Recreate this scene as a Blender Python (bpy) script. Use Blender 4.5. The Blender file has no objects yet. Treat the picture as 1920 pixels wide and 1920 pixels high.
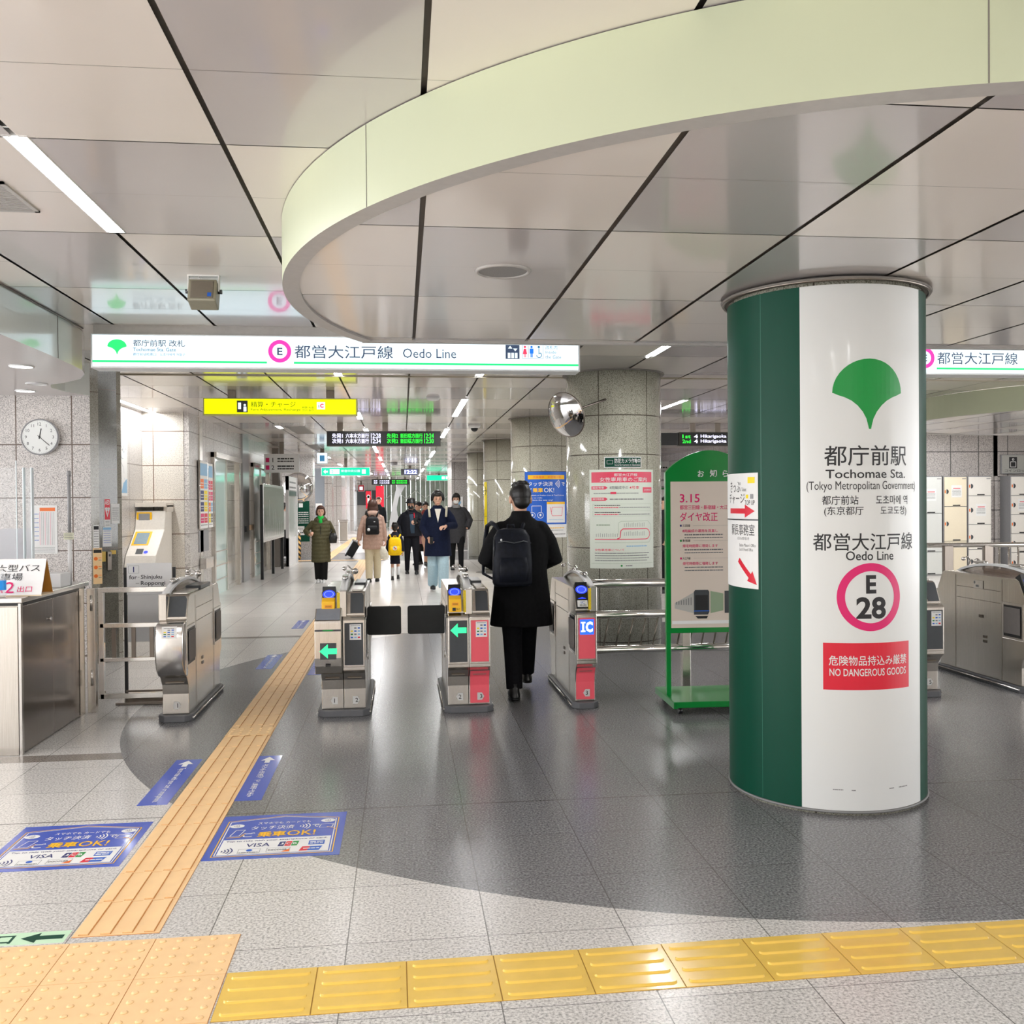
import bpy, bmesh, math, random
from mathutils import Vector, Matrix
random.seed(7)
sc = bpy.context.scene
COL = sc.collection
PI = math.pi
# ---------------------------------------------------------------- camera
F_PX = 1775.0; CAM_H = 1.58; YAW = math.radians(6.5835); PITCH = math.radians(0.5694); ROLL = 0.008
fw = Vector((math.sin(YAW)*math.cos(PITCH), math.cos(YAW)*math.cos(PITCH), -math.sin(PITCH)))
rt = Vector((math.cos(YAW), -math.sin(YAW), 0)); up = rt.cross(fw)
cr, sr = math.cos(ROLL), math.sin(ROLL)
ax, ay = rt*cr - up*sr, rt*sr + up*cr
cam_d = bpy.data.cameras.new('camera'); cam_d.sensor_width = 36; cam_d.lens = F_PX/1920*36
cam_d.clip_start = .05; cam_d.clip_end = 200
cam = bpy.data.objects.new('camera', cam_d); COL.objects.link(cam)
cam.matrix_world = Matrix(((ax.x, ay.x, -fw.x, 0), (ax.y, ay.y, -fw.y, 0), (ax.z, ay.z, -fw.z, CAM_H), (0, 0, 0, 1)))
sc.camera = cam
# ---------------------------------------------------------------- world, exposure
w = bpy.data.worlds.new('world'); sc.world = w; w.use_nodes = True
bg = w.node_tree.nodes['Background']; bg.inputs[0].default_value = (.97, .98, 1, 1); bg.inputs[1].default_value = 4.2
sc.view_settings.view_transform = 'Standard'; sc.view_settings.look = 'None'
sc.view_settings.exposure = 0.4; sc.view_settings.gamma = 1.0; sc.view_settings.use_curve_mapping = False
sc.cycles.max_bounces = 7; sc.cycles.diffuse_bounces = 4; sc.cycles.glossy_bounces = 4
sc.cycles.transmission_bounces = 6; sc.cycles.transparent_max_bounces = 10
sc.cycles.caustics_reflective = False; sc.cycles.caustics_refractive = False
sc.cycles.sample_clamp_indirect = 4.0
sc.cycles.use_denoising = True
LAMP = 56.0      # strength of the ceiling strip lamps
# ---------------------------------------------------------------- materials
def srgb(r, g, b):
    f = lambda c: c/12.92 if c <= .04045 else ((c+.055)/1.055)**2.4
    return (f(r/255), f(g/255), f(b/255), 1)
class N:
    """small wrapper round a node tree"""
    def __init__(s, name):
        s.m = bpy.data.materials.new(name); s.m.use_nodes = True; s.t = s.m.node_tree
        s.b = s.t.nodes['Principled BSDF']; s.pos = None
    def new(s, typ, **k):
        n = s.t.nodes.new(typ)
        for a, v in k.items(): setattr(n, a, v)
        return n
    def link(s, a, b): s.t.links.new(a, b)
    def put(s, sock, v):
        if isinstance(v, (int, float)): sock.default_value = v
        elif isinstance(v, tuple): sock.default_value = v
        else: s.link(v, sock)
    def P(s):
        if s.pos is None:
            g = s.new('ShaderNodeNewGeometry'); x = s.new('ShaderNodeSeparateXYZ'); s.link(g.outputs['Position'], x.inputs[0]); s.pos = (g.outputs['Position'], x.outputs)
        return s.pos
    def obj(s):
        g = s.new('ShaderNodeTexCoord'); return g.outputs['Object']
    def ma(s, op, a, b=0, c=0):
        n = s.new('ShaderNodeMath', operation=op); s.put(n.inputs[0], a); s.put(n.inputs[1], b); s.put(n.inputs[2], c); return n.outputs[0]
    def noise(s, vec, scale, detail=2, rough=.5):
        n = s.new('ShaderNodeTexNoise'); s.link(vec, n.inputs['Vector']); n.inputs['Scale'].default_value = scale
        n.inputs['Detail'].default_value = detail; n.inputs['Roughness'].default_value = rough; return n.outputs['Fac']
    def ramp(s, fac, stops):
        n = s.new('ShaderNodeValToRGB'); s.link(fac, n.inputs[0]); e = n.color_ramp.elements
        while len(e) < len(stops): e.new(.5)
        for i, (p, c) in enumerate(stops): e[i].position = p; e[i].color = c
        return n.outputs[0]
    def mix(s, fac, a, b):
        n = s.new('ShaderNodeMix', data_type='RGBA'); s.put(n.inputs['Factor'], fac); s.put(n.inputs[6], a); s.put(n.inputs[7], b); return n.outputs[2]
    def bump(s, h, strength=.3, dist=.002):
        n = s.new('ShaderNodeBump'); s.link(h, n.inputs['Height']); n.inputs['Strength'].default_value = strength; n.inputs['Distance'].default_value = dist
        s.link(n.outputs[0], s.b.inputs['Normal'])
    def joint(s, c, off, step, wid):
        """1 on joint lines every step"""
        f = s.ma('FRACT', s.ma('DIVIDE', s.ma('SUBTRACT', c, off), step)); d = s.ma('MINIMUM', f, s.ma('SUBTRACT', 1.0, f))
        return s.ma('LESS_THAN', d, wid/step/2)
def pl(name, col, rough=.5, metal=0, spec=.5, coat=0, var=.04, scale=30, emit=0, alpha=1, trans=0):
    n = N(name); b = n.b; c = col if len(col) == 4 else srgb(*col)
    if emit:
        b.inputs['Base Color'].default_value = (0, 0, 0, 1); b.inputs['Emission Color'].default_value = c; b.inputs['Emission Strength'].default_value = emit
        b.inputs['Roughness'].default_value = .4; b.inputs['Specular IOR Level'].default_value = .2; return n.m
    if var:
        v = n.noise(n.obj(), scale, 3); d = tuple(x*(1-var) for x in c[:3])+(1,); l = tuple(min(1, x*(1+var)) for x in c[:3])+(1,)
        n.put(b.inputs['Base Color'], n.ramp(v, [(.3, d), (.7, l)]))
    else: b.inputs['Base Color'].default_value = c
    b.inputs['Roughness'].default_value = rough; b.inputs['Metallic'].default_value = metal; b.inputs['Specular IOR Level'].default_value = spec
    b.inputs['Coat Weight'].default_value = coat; b.inputs['Coat Roughness'].default_value = .08
    b.inputs['Alpha'].default_value = alpha; b.inputs['Transmission Weight'].default_value = trans
    return n.m
def em(name, col, s): return pl(name, col, emit=s)
def granite(name, base, dark, scale=110, rough=.22, coat=.0, spec=.5, jz=None, jx=None, jy=None, jw=.006, jcol=(120, 108, 98), vary=0):
    """speckled stone; optional joints along world axes: (offset, step)"""
    n = N(name); p, x = n.P()
    a = n.noise(p, scale, 2, .6); b2 = n.noise(p, scale*.35, 2)
    base, dark = srgb(*base), srgb(*dark)
    lite = tuple(min(1, v*1.22) for v in base[:3])+(1,)
    c = n.ramp(a, [(.36, dark), (.5, base), (.66, lite)])
    c = n.mix(n.ma('MULTIPLY', n.ma('GREATER_THAN', b2, .58), .22), c, dark)
    j = None
    for ax_, spec_ in ((0, jx), (1, jy), (2, jz)):
        if spec_:
            q = n.joint(x[ax_], spec_[0], spec_[1], jw); j = q if j is None else n.ma('MAXIMUM', j, q)
    if j is not None: c = n.mix(j, c, srgb(*jcol))
    n.put(n.b.inputs['Base Color'], c); n.b.inputs['Roughness'].default_value = rough; n.b.inputs['Specular IOR Level'].default_value = spec
    n.b.inputs['Coat Weight'].default_value = coat; n.b.inputs['Coat Roughness'].default_value = .05
    return n.m
def steel(name, col=(190, 184, 176), rough=.28, stretch=(200, 200, 4), amt=.12):
    n = N(name); mp = n.new('ShaderNodeMapping'); n.link(n.obj(), mp.inputs[0]); mp.inputs['Scale'].default_value = stretch
    v = n.noise(mp.outputs[0], 1.0, 3); c = srgb(*col)
    n.put(n.b.inputs['Base Color'], n.ramp(v, [(.25, tuple(q*(1-amt) for q in c[:3])+(1,)), (.75, tuple(min(1, q*(1+amt)) for q in c[:3])+(1,))]))
    n.b.inputs['Metallic'].default_value = 1; n.b.inputs['Roughness'].default_value = rough
    n.bump(v, .04, .001); return n.m
def floor_mat():
    n = N('polished granite floor'); p, x = n.P(); X, Y = x[0], x[1]
    a = n.noise(p, 95, 3, .65); b = n.noise(p, 34, 2)
    def stone(d, m_, l): return n.ramp(a, [(.34, srgb(*d)), (.5, srgb(*m_)), (.68, srgb(*l))])
    light = stone((156, 154, 151), (218, 215, 211), (246, 244, 240)); dark = stone((74, 74, 76), (122, 122, 124), (164, 164, 165))
    pale = stone((196, 190, 184), (226, 222, 217), (244, 241, 238)); brown = stone((98, 90, 84), (136, 128, 120), (168, 160, 152))
    def disc(cx, cy, r):
        dx, dy = n.ma('SUBTRACT', X, cx), n.ma('SUBTRACT', Y, cy)
        return n.ma('LESS_THAN', n.ma('ADD', n.ma('MULTIPLY', dx, dx), n.ma('MULTIPLY', dy, dy)), r*r)
    def band(c, lo, hi): return n.ma('MULTIPLY', n.ma('GREATER_THAN', c, lo), n.ma('LESS_THAN', c, hi))
    # tiles differ slightly one from the next
    tx = n.ma('FLOOR', n.ma('DIVIDE', n.ma('ADD', X, .212), .507)); ty = n.ma('FLOOR', n.ma('DIVIDE', n.ma('SUBTRACT', Y, 4.95), .507))
    cv = n.new('ShaderNodeCombineXYZ'); n.link(tx, cv.inputs[0]); n.link(ty, cv.inputs[1])
    wn = n.new('ShaderNodeTexWhiteNoise'); n.link(cv.outputs[0], wn.inputs['Vector'])
    c = n.mix(n.ma('GREATER_THAN', Y, 11.6), light, pale)
    c = n.mix(n.ma('MULTIPLY', band(Y, 6.13, 6.29), n.ma('LESS_THAN', X, -1.2)), c, brown)
    c = n.mix(n.ma('MULTIPLY', band(Y, 11.45, 11.6), n.ma('LESS_THAN', X, 9)), c, brown)
    c = n.mix(n.ma('MULTIPLY', band(Y, 26.3, 31), n.ma('LESS_THAN', X, 6)), c, dark)
    c = n.mix(disc(2.4, 7.75, 4.45), c, dark)
    for cy in (10.45, 15.95, 21.45, 26.95, 32.45): c = n.mix(disc(2.36, cy, .72), c, dark)
    c = n.mix(n.ma('MULTIPLY', wn.outputs['Value'], .12), c, srgb(120, 118, 116))
    j = n.ma('MAXIMUM', n.joint(X, -.212, .507, .0045), n.joint(Y, 4.95, .507, .0035))
    j = n.ma('MAXIMUM', j, band(Y, 4.945, 4.957))
    c = n.mix(n.ma('MULTIPLY', j, .75), c, srgb(70, 66, 62))
    n.put(n.b.inputs['Base Color'], c)
    n.put(n.b.inputs['Roughness'], n.ma('ADD', n.ma('MULTIPLY', b, .10), .19)); n.b.inputs['Specular IOR Level'].default_value = .6
    return n.m
M = dict(
 floor=floor_mat(),
 beige=pl('cream ceiling panel', (238, 229, 221), .30, 0, .5, .7, var=.01, scale=3),
 grey=pl('grey ceiling panel', (204, 197, 196), .26, .1, .5, .8, var=.01, scale=3),
 seam=pl('dark ceiling channel', (128, 122, 116), .6), fascia=pl('pale green painted fascia', (208, 215, 184), .35, 0, .5, .2, var=.01, scale=2),
 lip=pl('fascia lip', (190, 186, 182), .35), lamp=em('fluorescent lamp', (255, 255, 255), LAMP), lampb=em('ceiling downlight lens', (255, 252, 245), 12),
 lampfar=em('fluorescent lamp far', (255, 255, 255), LAMP*.9),
 gcol=granite('column granite', (186, 184, 170), (120, 118, 104), 130, .16, .35),
 steel=steel('brushed steel', (212, 207, 199), .2), steelv=steel('brushed steel bright', (215, 212, 208), .2), rail=steel('polished rail', (225, 224, 220), .12, (4, 200, 200), .04),
 dsteel=steel('dark brushed steel', (128, 120, 112), .32),
 white=pl('white paint', (240, 240, 240), .4, var=.01), black=pl('black plastic', (26, 28, 30), .35), dgrey=pl('dark grey plastic', (66, 70, 74), .3),
 grey2=pl('mid grey plastic', (150, 150, 152), .35), rubber=pl('grey rubber plinth', (96, 97, 100), .5),
 paper=pl('white paper', (240, 240, 238), .6, var=.01), ink=pl('black print', (34, 34, 36), .5, var=0), inkg=pl('grey print', (130, 130, 130), .5, var=0),
 greend=pl('dark green vinyl', (2, 68, 50), .42, 0, .22, .0, var=.02, scale=4), vwhite=pl('white vinyl', (228, 230, 228), .3, 0, .5, .25, var=.01, scale=2),
 leaf=pl('ginkgo green', (0, 152, 62), .35, var=0), mag=pl('magenta line colour', (226, 22, 110), .35, var=0), red=pl('warning red', (222, 24, 52), .35, var=0),
 pinkp=pl('coral red panel', (244, 96, 110), .35, 0, .5, .2, var=.01), green=pl('green painted steel', (0, 132, 52), .3, 0, .5, .3, var=.02), yellow=pl('yellow sign face', (250, 224, 0), .4, var=.01),
 orange=pl('orange print', (246, 120, 40), .4, var=0), blue=pl('blue print', (30, 96, 200), .4, var=.01), dblue=pl('navy print', (30, 40, 110), .4, var=0), lblue=pl('pale blue print', (140, 190, 226), .4, var=0),
 stickb=pl('blue floor sticker', (62, 92, 200), .22, 0, .5, .3, var=.02), tact=pl('pale orange tactile tile', (252, 212, 158), .5, var=.04, scale=12), tacty=pl('golden tactile tile', (246, 206, 96), .22, 0, .5, .5, var=.04, scale=12),
 tactd=pl('tactile tile groove', (204, 140, 74), .6, var=0), glass=pl('clear acrylic', (235, 240, 242), .05, 0, .5, alpha=.22, var=0),
)
M['halo'] = M['white']
# ---------------------------------------------------------------- object helpers
def link(o, parent=None):
    COL.objects.link(o)
    if parent is not None: o.parent = parent
    return o
def tag(o, label=None, cat=None, group=None, kind=None):
    if label: o['label'] = label
    if cat: o['category'] = cat
    if group: o['group'] = group
    if kind: o['kind'] = kind
    return o
def thing(name, label, cat, loc=(0, 0, 0), rz=0, group=None):
    o = bpy.data.objects.new(name, None); o.empty_display_size = .1; link(o); o.location = loc; o.rotation_euler = (0, 0, rz)
    return tag(o, label, cat, group)
class MB:
    """collects shapes; build() links them as ONE mesh object"""
    def __init__(s): s.bm = bmesh.new(); s.mi = 0
    def _f(s, vs, smooth=False):
        try: f = s.bm.faces.new(vs)
        except ValueError: return None
        f.material_index = s.mi; f.smooth = smooth; return f
    def mat(s, i): s.mi = i; return s
    def box(s, x0, y0, z0, x1, y1, z1, bev=0, tf=None):
        b = bmesh.new(); bmesh.ops.create_cube(b, size=1)
        for v in b.verts: v.co = Vector(((x0+x1)/2+v.co.x*(x1-x0), (y0+y1)/2+v.co.y*(y1-y0), (z0+z1)/2+v.co.z*(z1-z0)))
        if bev: bmesh.ops.bevel(b, geom=b.edges[:], offset=bev, segments=2, affect='EDGES', profile=.5)
        s._merge(b, tf); return s
    def _merge(s, b, tf=None, smooth=False):
        d = {}
        for v in b.verts: d[v.index] = None
        b.verts.index_update()
        vs = [s.bm.verts.new(tf(v.co) if tf else v.co) for v in b.verts]
        for f in b.faces: s._f([vs[v.index] for v in f.verts], smooth or f.smooth)
        b.free()
    def tube(s, pts, r, n=10, cap=True, closed=False):
        """pts: points; r: number or list"""
        pts = [Vector(p) for p in pts]; rs = r if isinstance(r, (list, tuple)) else [r]*len(pts); rings = []
        up0 = None
        for i, p in enumerate(pts):
            if closed: d = (pts[(i+1) % len(pts)]-pts[i-1])
            else: d = (pts[min(i+1, len(pts)-1)]-pts[max(i-1, 0)])
            d = d.normalized() if d.length > 0 else Vector((0, 0, 1))
            if up0 is None: up0 = Vector((0, 0, 1)) if abs(d.z) < .9 else Vector((1, 0, 0))
            a = d.cross(up0); a = a.normalized() if a.length > 1e-6 else d.orthogonal().normalized(); b = a.cross(d).normalized(); up0 = b
            rings.append([s.bm.verts.new(p+(a*math.cos(2*PI*k/n)+b*math.sin(2*PI*k/n))*rs[i]) for k in range(n)])
        m = len(rings)
        for i in range(m if closed else m-1):
            A, B = rings[i], rings[(i+1) % m]
            for k in range(n): s._f([A[k], A[(k+1) % n], B[(k+1) % n], B[k]], True)
        if cap and not closed: s._f(rings[0][::-1]); s._f(rings[-1])
        return s
    def loft(s, secs, n=20, cap=True, smooth=True):
        """secs: (cx,cy,cz,rx,ry[,square]) horizontal sections stacked in z"""
        rings = []
        for q in secs:
            cx, cy, cz, rx, ry = q[:5]; e = q[5] if len(q) > 5 else 1.0
            ring = []
            for k in range(n):
                t = 2*PI*k/n; c, d = math.cos(t), math.sin(t)
                ring.append(s.bm.verts.new((cx+rx*math.copysign(abs(c)**e, c), cy+ry*math.copysign(abs(d)**e, d), cz)))
            rings.append(ring)
        for A, B in zip(rings, rings[1:]):
            for k in range(n): s._f([A[k], A[(k+1) % n], B[(k+1) % n], B[k]], smooth)
        if cap: s._f(rings[0][::-1]); s._f(rings[-1])
        return s
    def ell(s, c, r, n=16, m=10, rot=None):
        c = Vector(c); rows = []
        for i in range(1, m):
            ph = PI*i/m; row = []
            for k in range(n):
                t = 2*PI*k/n; v = Vector((r[0]*math.sin(ph)*math.cos(t), r[1]*math.sin(ph)*math.sin(t), r[2]*math.cos(ph)))
                row.append(s.bm.verts.new(c+(rot @ v if rot else v)))
            rows.append(row)
        vt = Vector((0, 0, r[2])); top = s.bm.verts.new(c+(rot @ vt if rot else vt)); bot = s.bm.verts.new(c-(rot @ vt if rot else vt))
        for k in range(n):
            s._f([top, rows[0][k], rows[0][(k+1) % n]], True); s._f([bot, rows[-1][(k+1) % n], rows[-1][k]], True)
        for A, B in zip(rows, rows[1:]):
            for k in range(n): s._f([A[k], B[k], B[(k+1) % n], A[(k+1) % n]], True)
        return s
    def prism(s, pts, axis, a, b, smooth=False):
        """polygon pts extruded along axis ('x','y','z') from a to b; pts are the two other coordinates in xyz order"""
        def P(p, t): return {'x': (t, p[0], p[1]), 'y': (p[0], t, p[1]), 'z': (p[0], p[1], t)}[axis]
        A = [s.bm.verts.new(P(p, a)) for p in pts]; B = [s.bm.verts.new(P(p, b)) for p in pts]; n = len(pts)
        for k in range(n): s._f([A[k], A[(k+1) % n], B[(k+1) % n], B[k]], smooth)
        s._f(A[::-1]); s._f(B); return s
    def face(s, pts, smooth=False): s._f([s.bm.verts.new(p) for p in pts], smooth); return s
    def build(s, name, mats, parent=None, bevel=0, loc=None, normals=True, **kw):
        if normals: bmesh.ops.recalc_face_normals(s.bm, faces=s.bm.faces[:])
        me = bpy.data.meshes.new(name); s.bm.to_mesh(me); s.bm.free()
        for m in (mats if isinstance(mats, (list, tuple)) else [mats]): me.materials.append(m)
        o = link(bpy.data.objects.new(name, me), parent)
        if loc: o.location = loc
        if bevel:
            md = o.modifiers.new('bevel', 'BEVEL'); md.width = bevel; md.segments = 2; md.limit_method = 'ANGLE'
        return tag(o, **kw)
def struct(name, mb, mats, **k): o = mb.build(name, mats, None, **k); o['kind'] = 'structure'; return o
def copy_tree(o, parent=None):
    c = o.copy(); COL.objects.link(c)
    if parent is not None: c.parent = parent
    for ch in list(o.children): copy_tree(ch, c)
    return c
_tc = {}
def text_geo(t, bold=0.0, res=2):
    if len(t) > 2: bold = min(bold, .012 if any(ord(q) > 0x2000 for q in t) and bold == .0121 else .006 if any(ord(q) > 0x2000 for q in t) else .010)
    if t.startswith('(Tokyo'): bold = 0
    k = (t, bold, res)
    if k not in _tc:
        c = bpy.data.curves.new('t', 'FONT'); c.body = t; c.size = 1; c.resolution_u = res; c.offset = bold; c.fill_mode = 'FRONT'
        o = bpy.data.objects.new('t', c); m = o.to_mesh()
        vs = [(v.co.x, v.co.y) for v in m.vertices]; fs = [tuple(p.vertices) for p in m.polygons]; o.to_mesh_clear()
        bpy.data.objects.remove(o); bpy.data.curves.remove(c); _tc[k] = (vs, fs)
    return _tc[k]
class G:
    """a printed or lit graphic: coloured shapes in (u, v) metres laid on a surface fn(u, v, h)"""
    def __init__(s, cu=0): s.v = []; s.f = []; s.mi = []; s.mats = []; s.cu = cu; s.L = .0006
    def _m(s, m):
        m = M[m] if isinstance(m, str) else m
        if m not in s.mats: s.mats.append(m)
        return s.mats.index(m)
    def raw(s, vs, fs, m, h):
        b = len(s.v); i = s._m(m); s.v += [(x, y, h*s.L) for x, y in vs]; s.f += [tuple(b+k for k in f) for f in fs]; s.mi += [i]*len(fs)
    def rect(s, u0, v0, u1, v1, m, h=1):
        n = 1; vs = []; fs = []
        for k in range(n+1): u = u0+(u1-u0)*k/n; vs += [(u, v0), (u, v1)]
        for k in range(n): fs.append((2*k, 2*k+2, 2*k+3, 2*k+1))
        s.raw(vs, fs, m, h)
    def poly(s, pts, m, h=1): s.raw(pts, [tuple(range(len(pts)))], m, h)
    def ring(s, cu, cv, r0, r1, m, h=1, n=48, a0=0, a1=2*PI, sy=1.0):
        vs = []; fs = []
        for k in range(n+1):
            t = a0+(a1-a0)*k/n; vs += [(cu+r0*math.cos(t), cv+r0*math.sin(t)*sy), (cu+r1*math.cos(t), cv+r1*math.sin(t)*sy)]
        for k in range(n): fs.append((2*k, 2*k+1, 2*k+3, 2*k+2))
        s.raw(vs, fs, m, h)
    def disc(s, cu, cv, r, m, h=1, n=32, sy=1.0): s.ring(cu, cv, r*.001, r, m, h, n, sy=sy)
    def line(s, pts, w_, m, h=1):
        for (a, b), (c, d) in zip(pts, pts[1:]):
            l = math.hypot(c-a, d-b) or 1; nx, ny = -(d-b)/l*w_/2, (c-a)/l*w_/2
            s.poly([(a-nx, b-ny), (c-nx, d-ny), (c+nx, d+ny), (a+nx, b+ny)], m, h)
    def tb(s, t, u0, v0, u1, v1, m, h=2, bold=0.0, res=2, rot=0):
        """text stretched to exactly fill the box; rot=90 turns it to read upwards"""
        vs, fs = text_geo(t, bold, res)
        if not vs: return
        if rot == 90: vs = [(-y, x) for x, y in vs]
        if rot == -90: vs = [(y, -x) for x, y in vs]
        xs = [p[0] for p in vs]; ys = [p[1] for p in vs]; a, b, c, d = min(xs), max(xs), min(ys), max(ys)
        s.raw([(u0+(x-a)/(b-a)*(u1-u0), v0+(y-c)/(d-c)*(v1-v0)) for x, y in vs], fs, m, h)
    def tc(s, t, cu, cv, hgt, m, h=2, bold=0.0, res=2, sx=1.0):
        """text centred on (cu, cv), its own proportions"""
        vs, fs = text_geo(t, bold, res); xs = [p[0] for p in vs]; ys = [p[1] for p in vs]; k = hgt/(max(ys)-min(ys))
        mx, my = (max(xs)+min(xs))/2, (max(ys)+min(ys))/2; s.raw([(cu+(x-mx)*k*sx, cv+(y-my)*k) for x, y in vs], fs, m, h)
    def dashes(s, u0, v, u1, w_, m, h=2, seed=0, gap=.25):
        """a line of print too small to read"""
        r = random.Random(seed+int(abs(u0*977+v*7919)*100)); u = u0
        while u < u1:
            l = w_*r.uniform(.7, 2.6); e = min(u+l, u1); s.rect(u, v-w_*.42, e, v+w_*.42, m, h); u = e+w_*gap*r.uniform(.6, 1.6)
    def waves(s, u, v, r, m, h=2, n=4, w_=.16):
        for k in range(n): s.ring(u, v, r*(k+1)/n-r*w_*.6, r*(k+1)/n, m, h, 8, -.75, .75)
    def build(s, name, parent=None, fn=None, **kw):
        me = bpy.data.meshes.new(name); me.from_pydata(s.v if s.cu else [tuple(fn(*p)) for p in s.v], [], s.f)
        for m in s.mats: me.materials.append(m)
        me.polygons.foreach_set('material_index', s.mi); me.update()
        if s.cu:      # cut into narrow upright strips so that the print follows the curve
            bm = bmesh.new(); bm.from_mesh(me); u0 = min(p[0] for p in s.v); u1 = max(p[0] for p in s.v); k = 1
            while u0+k*s.cu < u1:
                bmesh.ops.bisect_plane(bm, geom=bm.verts[:]+bm.edges[:]+bm.faces[:], plane_co=(u0+k*s.cu, 0, 0), plane_no=(1, 0, 0)); k += 1
            for v in bm.verts: v.co = fn(*v.co)
            bm.to_mesh(me); bm.free()
        return tag(link(bpy.data.objects.new(name, me), parent), **kw)
def plane_fn(o, u=(1, 0, 0), v=(0, 0, 1), n=None):
    o, u, v = Vector(o), Vector(u), Vector(v); n = Vector(n) if n else u.cross(v)
    return lambda a, b, h: o+u*a+v*b+n*h
def cyl_fn(cx, cy, r, th0, z0=0):
    """u runs to the right along the cylinder seen from outside, starting at angle th0 (0 = facing -Y, positive to the right)"""
    return lambda a, b, h: Vector((cx+(r+h)*math.sin(th0+a/r), cy-(r+h)*math.cos(th0+a/r), z0+b))
def arrow_pts(cx, cy, L, W, head, ang=0):
    p = [(-L/2, 0), (-L/2+head, W/2), (-L/2+head, W*.2), (L/2, W*.2), (L/2, -W*.2), (-L/2+head, -W*.2), (-L/2+head, -W/2)]
    c, d = math.cos(ang), math.sin(ang); return [(cx+x*c-y*d, cy+x*d+y*c) for x, y in p]
def ginkgo(g, cx, cy, w_, hgt, m, h=2):
    """the leaf: a fan whose sides curve in to a stem"""
    r = w_/2; top = [(cx+r*math.cos(t), cy+hgt*.5*(.05+math.sin(t)*.98)) for t in [PI*k/20 for k in range(21)]]
    n = 12; left = []; 
    for k in range(1, n+1):
        t = k/n; left.append((cx-r*(1-t)**1.0*math.cos(t*.25)+0.0, cy+hgt*(.025-.575*(t**1.9)*.85-.03*t)))
    # build as a strip between left and right curves for a clean fill
    g.poly(top[::-1], m, h) if False else g.poly(top, m, h)
    vs = []; fs = []
    prof = [(r, .03), (r*.86, -.005), (r*.68, -.04), (r*.5, -.09), (r*.34, -.16), (r*.2, -.25), (r*.1, -.35), (r*.05, -.45), (r*.03, -.5)]
    for a, b in prof: vs += [(cx-a, cy+b*hgt), (cx+a, cy+b*hgt)]
    for k in range(len(prof)-1): fs.append((2*k, 2*k+2, 2*k+3, 2*k+1))
    g.raw(vs, fs, m, h)
# ================================================================ structure
H1, H2 = 3.0, 2.687
def clip(poly, half):
    """clip polygon by half planes (a,b,c): a*x+b*y<=c"""
    for a, b, c in half:
        out = []
        for i in range(len(poly)):
            p, q = poly[i-1], poly[i]; dp, dq = a*p[0]+b*p[1]-c, a*q[0]+b*q[1]-c
            if dp <= 0: out.append(p) if False else None
            if (dp <= 0) != (dq <= 0): t = dp/(dp-dq); out.append((p[0]+(q[0]-p[0])*t, p[1]+(q[1]-p[1])*t))
            if dq <= 0: out.append(q)
        poly = out
        if len(poly) < 3: return []
    return poly
mb = MB(); mb.face([(-9, -5, 0), (16, -5, 0), (16, 76, 0), (-9, 76, 0)]); struct('floor', mb, M['floor'])
mb = MB(); mb.box(-9, -5.3, 0, 16, -5, H1+.02); struct('wall_back_unseen', mb, granite('unseen pale granite back wall', (240, 236, 232), (206, 200, 194), 60, .3, jz=(.085, .5265), jx=(0, .53), jw=.01))  # unseen wall, put in to stop frontal world light and bounce lamp light
PX0, PXW, PY0, PYW = .085, .775, 2.55, 1.3
LAMPS = [(-5, -3.9, -2.6), (-8, -3.9, -2.6), (-3, -1.2, .1), (3, -3.9, -2.6), (-2, -3.9, -2.6), (1, -3.9, -2.6), (5, -3.9, -2.6), (9, -3.9, -2.6), (-6, -1.2, .1), (-6, 3.83, 5.13), (8, -1.2, .1), (9, 3.85, 5.15), (-8, 6.6, 7.8), (-2, 3.83, 5.13), (-2, -1.2, .1), (1, -1.2, .1), (3, -.9, .4), (5, 3.85, 5.15), (5, 6.6, 7.8), (3, 7.9, 9.15), (-1, 10.15, 10.6), (1, 10.15, 10.6), (-5, 12.8, 15.3), (1, 12.95, 15.6), (5, 12.95, 14.3), (3, 15.55, 16.85), (-1, 14.9, 16.1), (-1, 18.1, 19.5), (1, 18.15, 20.7), (5, 18.15, 20.6),  # rows behind the camera are unseen, some added to brighten surfaces facing it
 (-3, 17.5, 18.1), (-1, 23.4, 26.6), (1, 26.0, 29.5), (-1, 29, 31.5), (1, 31.5, 35.5), (-3, 27, 30), (-3, 34, 36), (-1, 34, 37), (-1, 40, 43), (1, 39, 43), (-1, 46, 49), (1, 46, 49), (-1, 52, 55), (1, 52, 55), (-2, 44, 46), (-3, 47, 50), (11, 11.0, 14.5), (9, 15.5, 16.6), (14, 15.2, 18.0), (12, 12.9, 14.2), (12, 15.5, 16.8), (14, 11.7, 12.9), (16, 15.5, 16.8)]  # several lamps near the coin lockers are added only to brighten that wall
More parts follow.
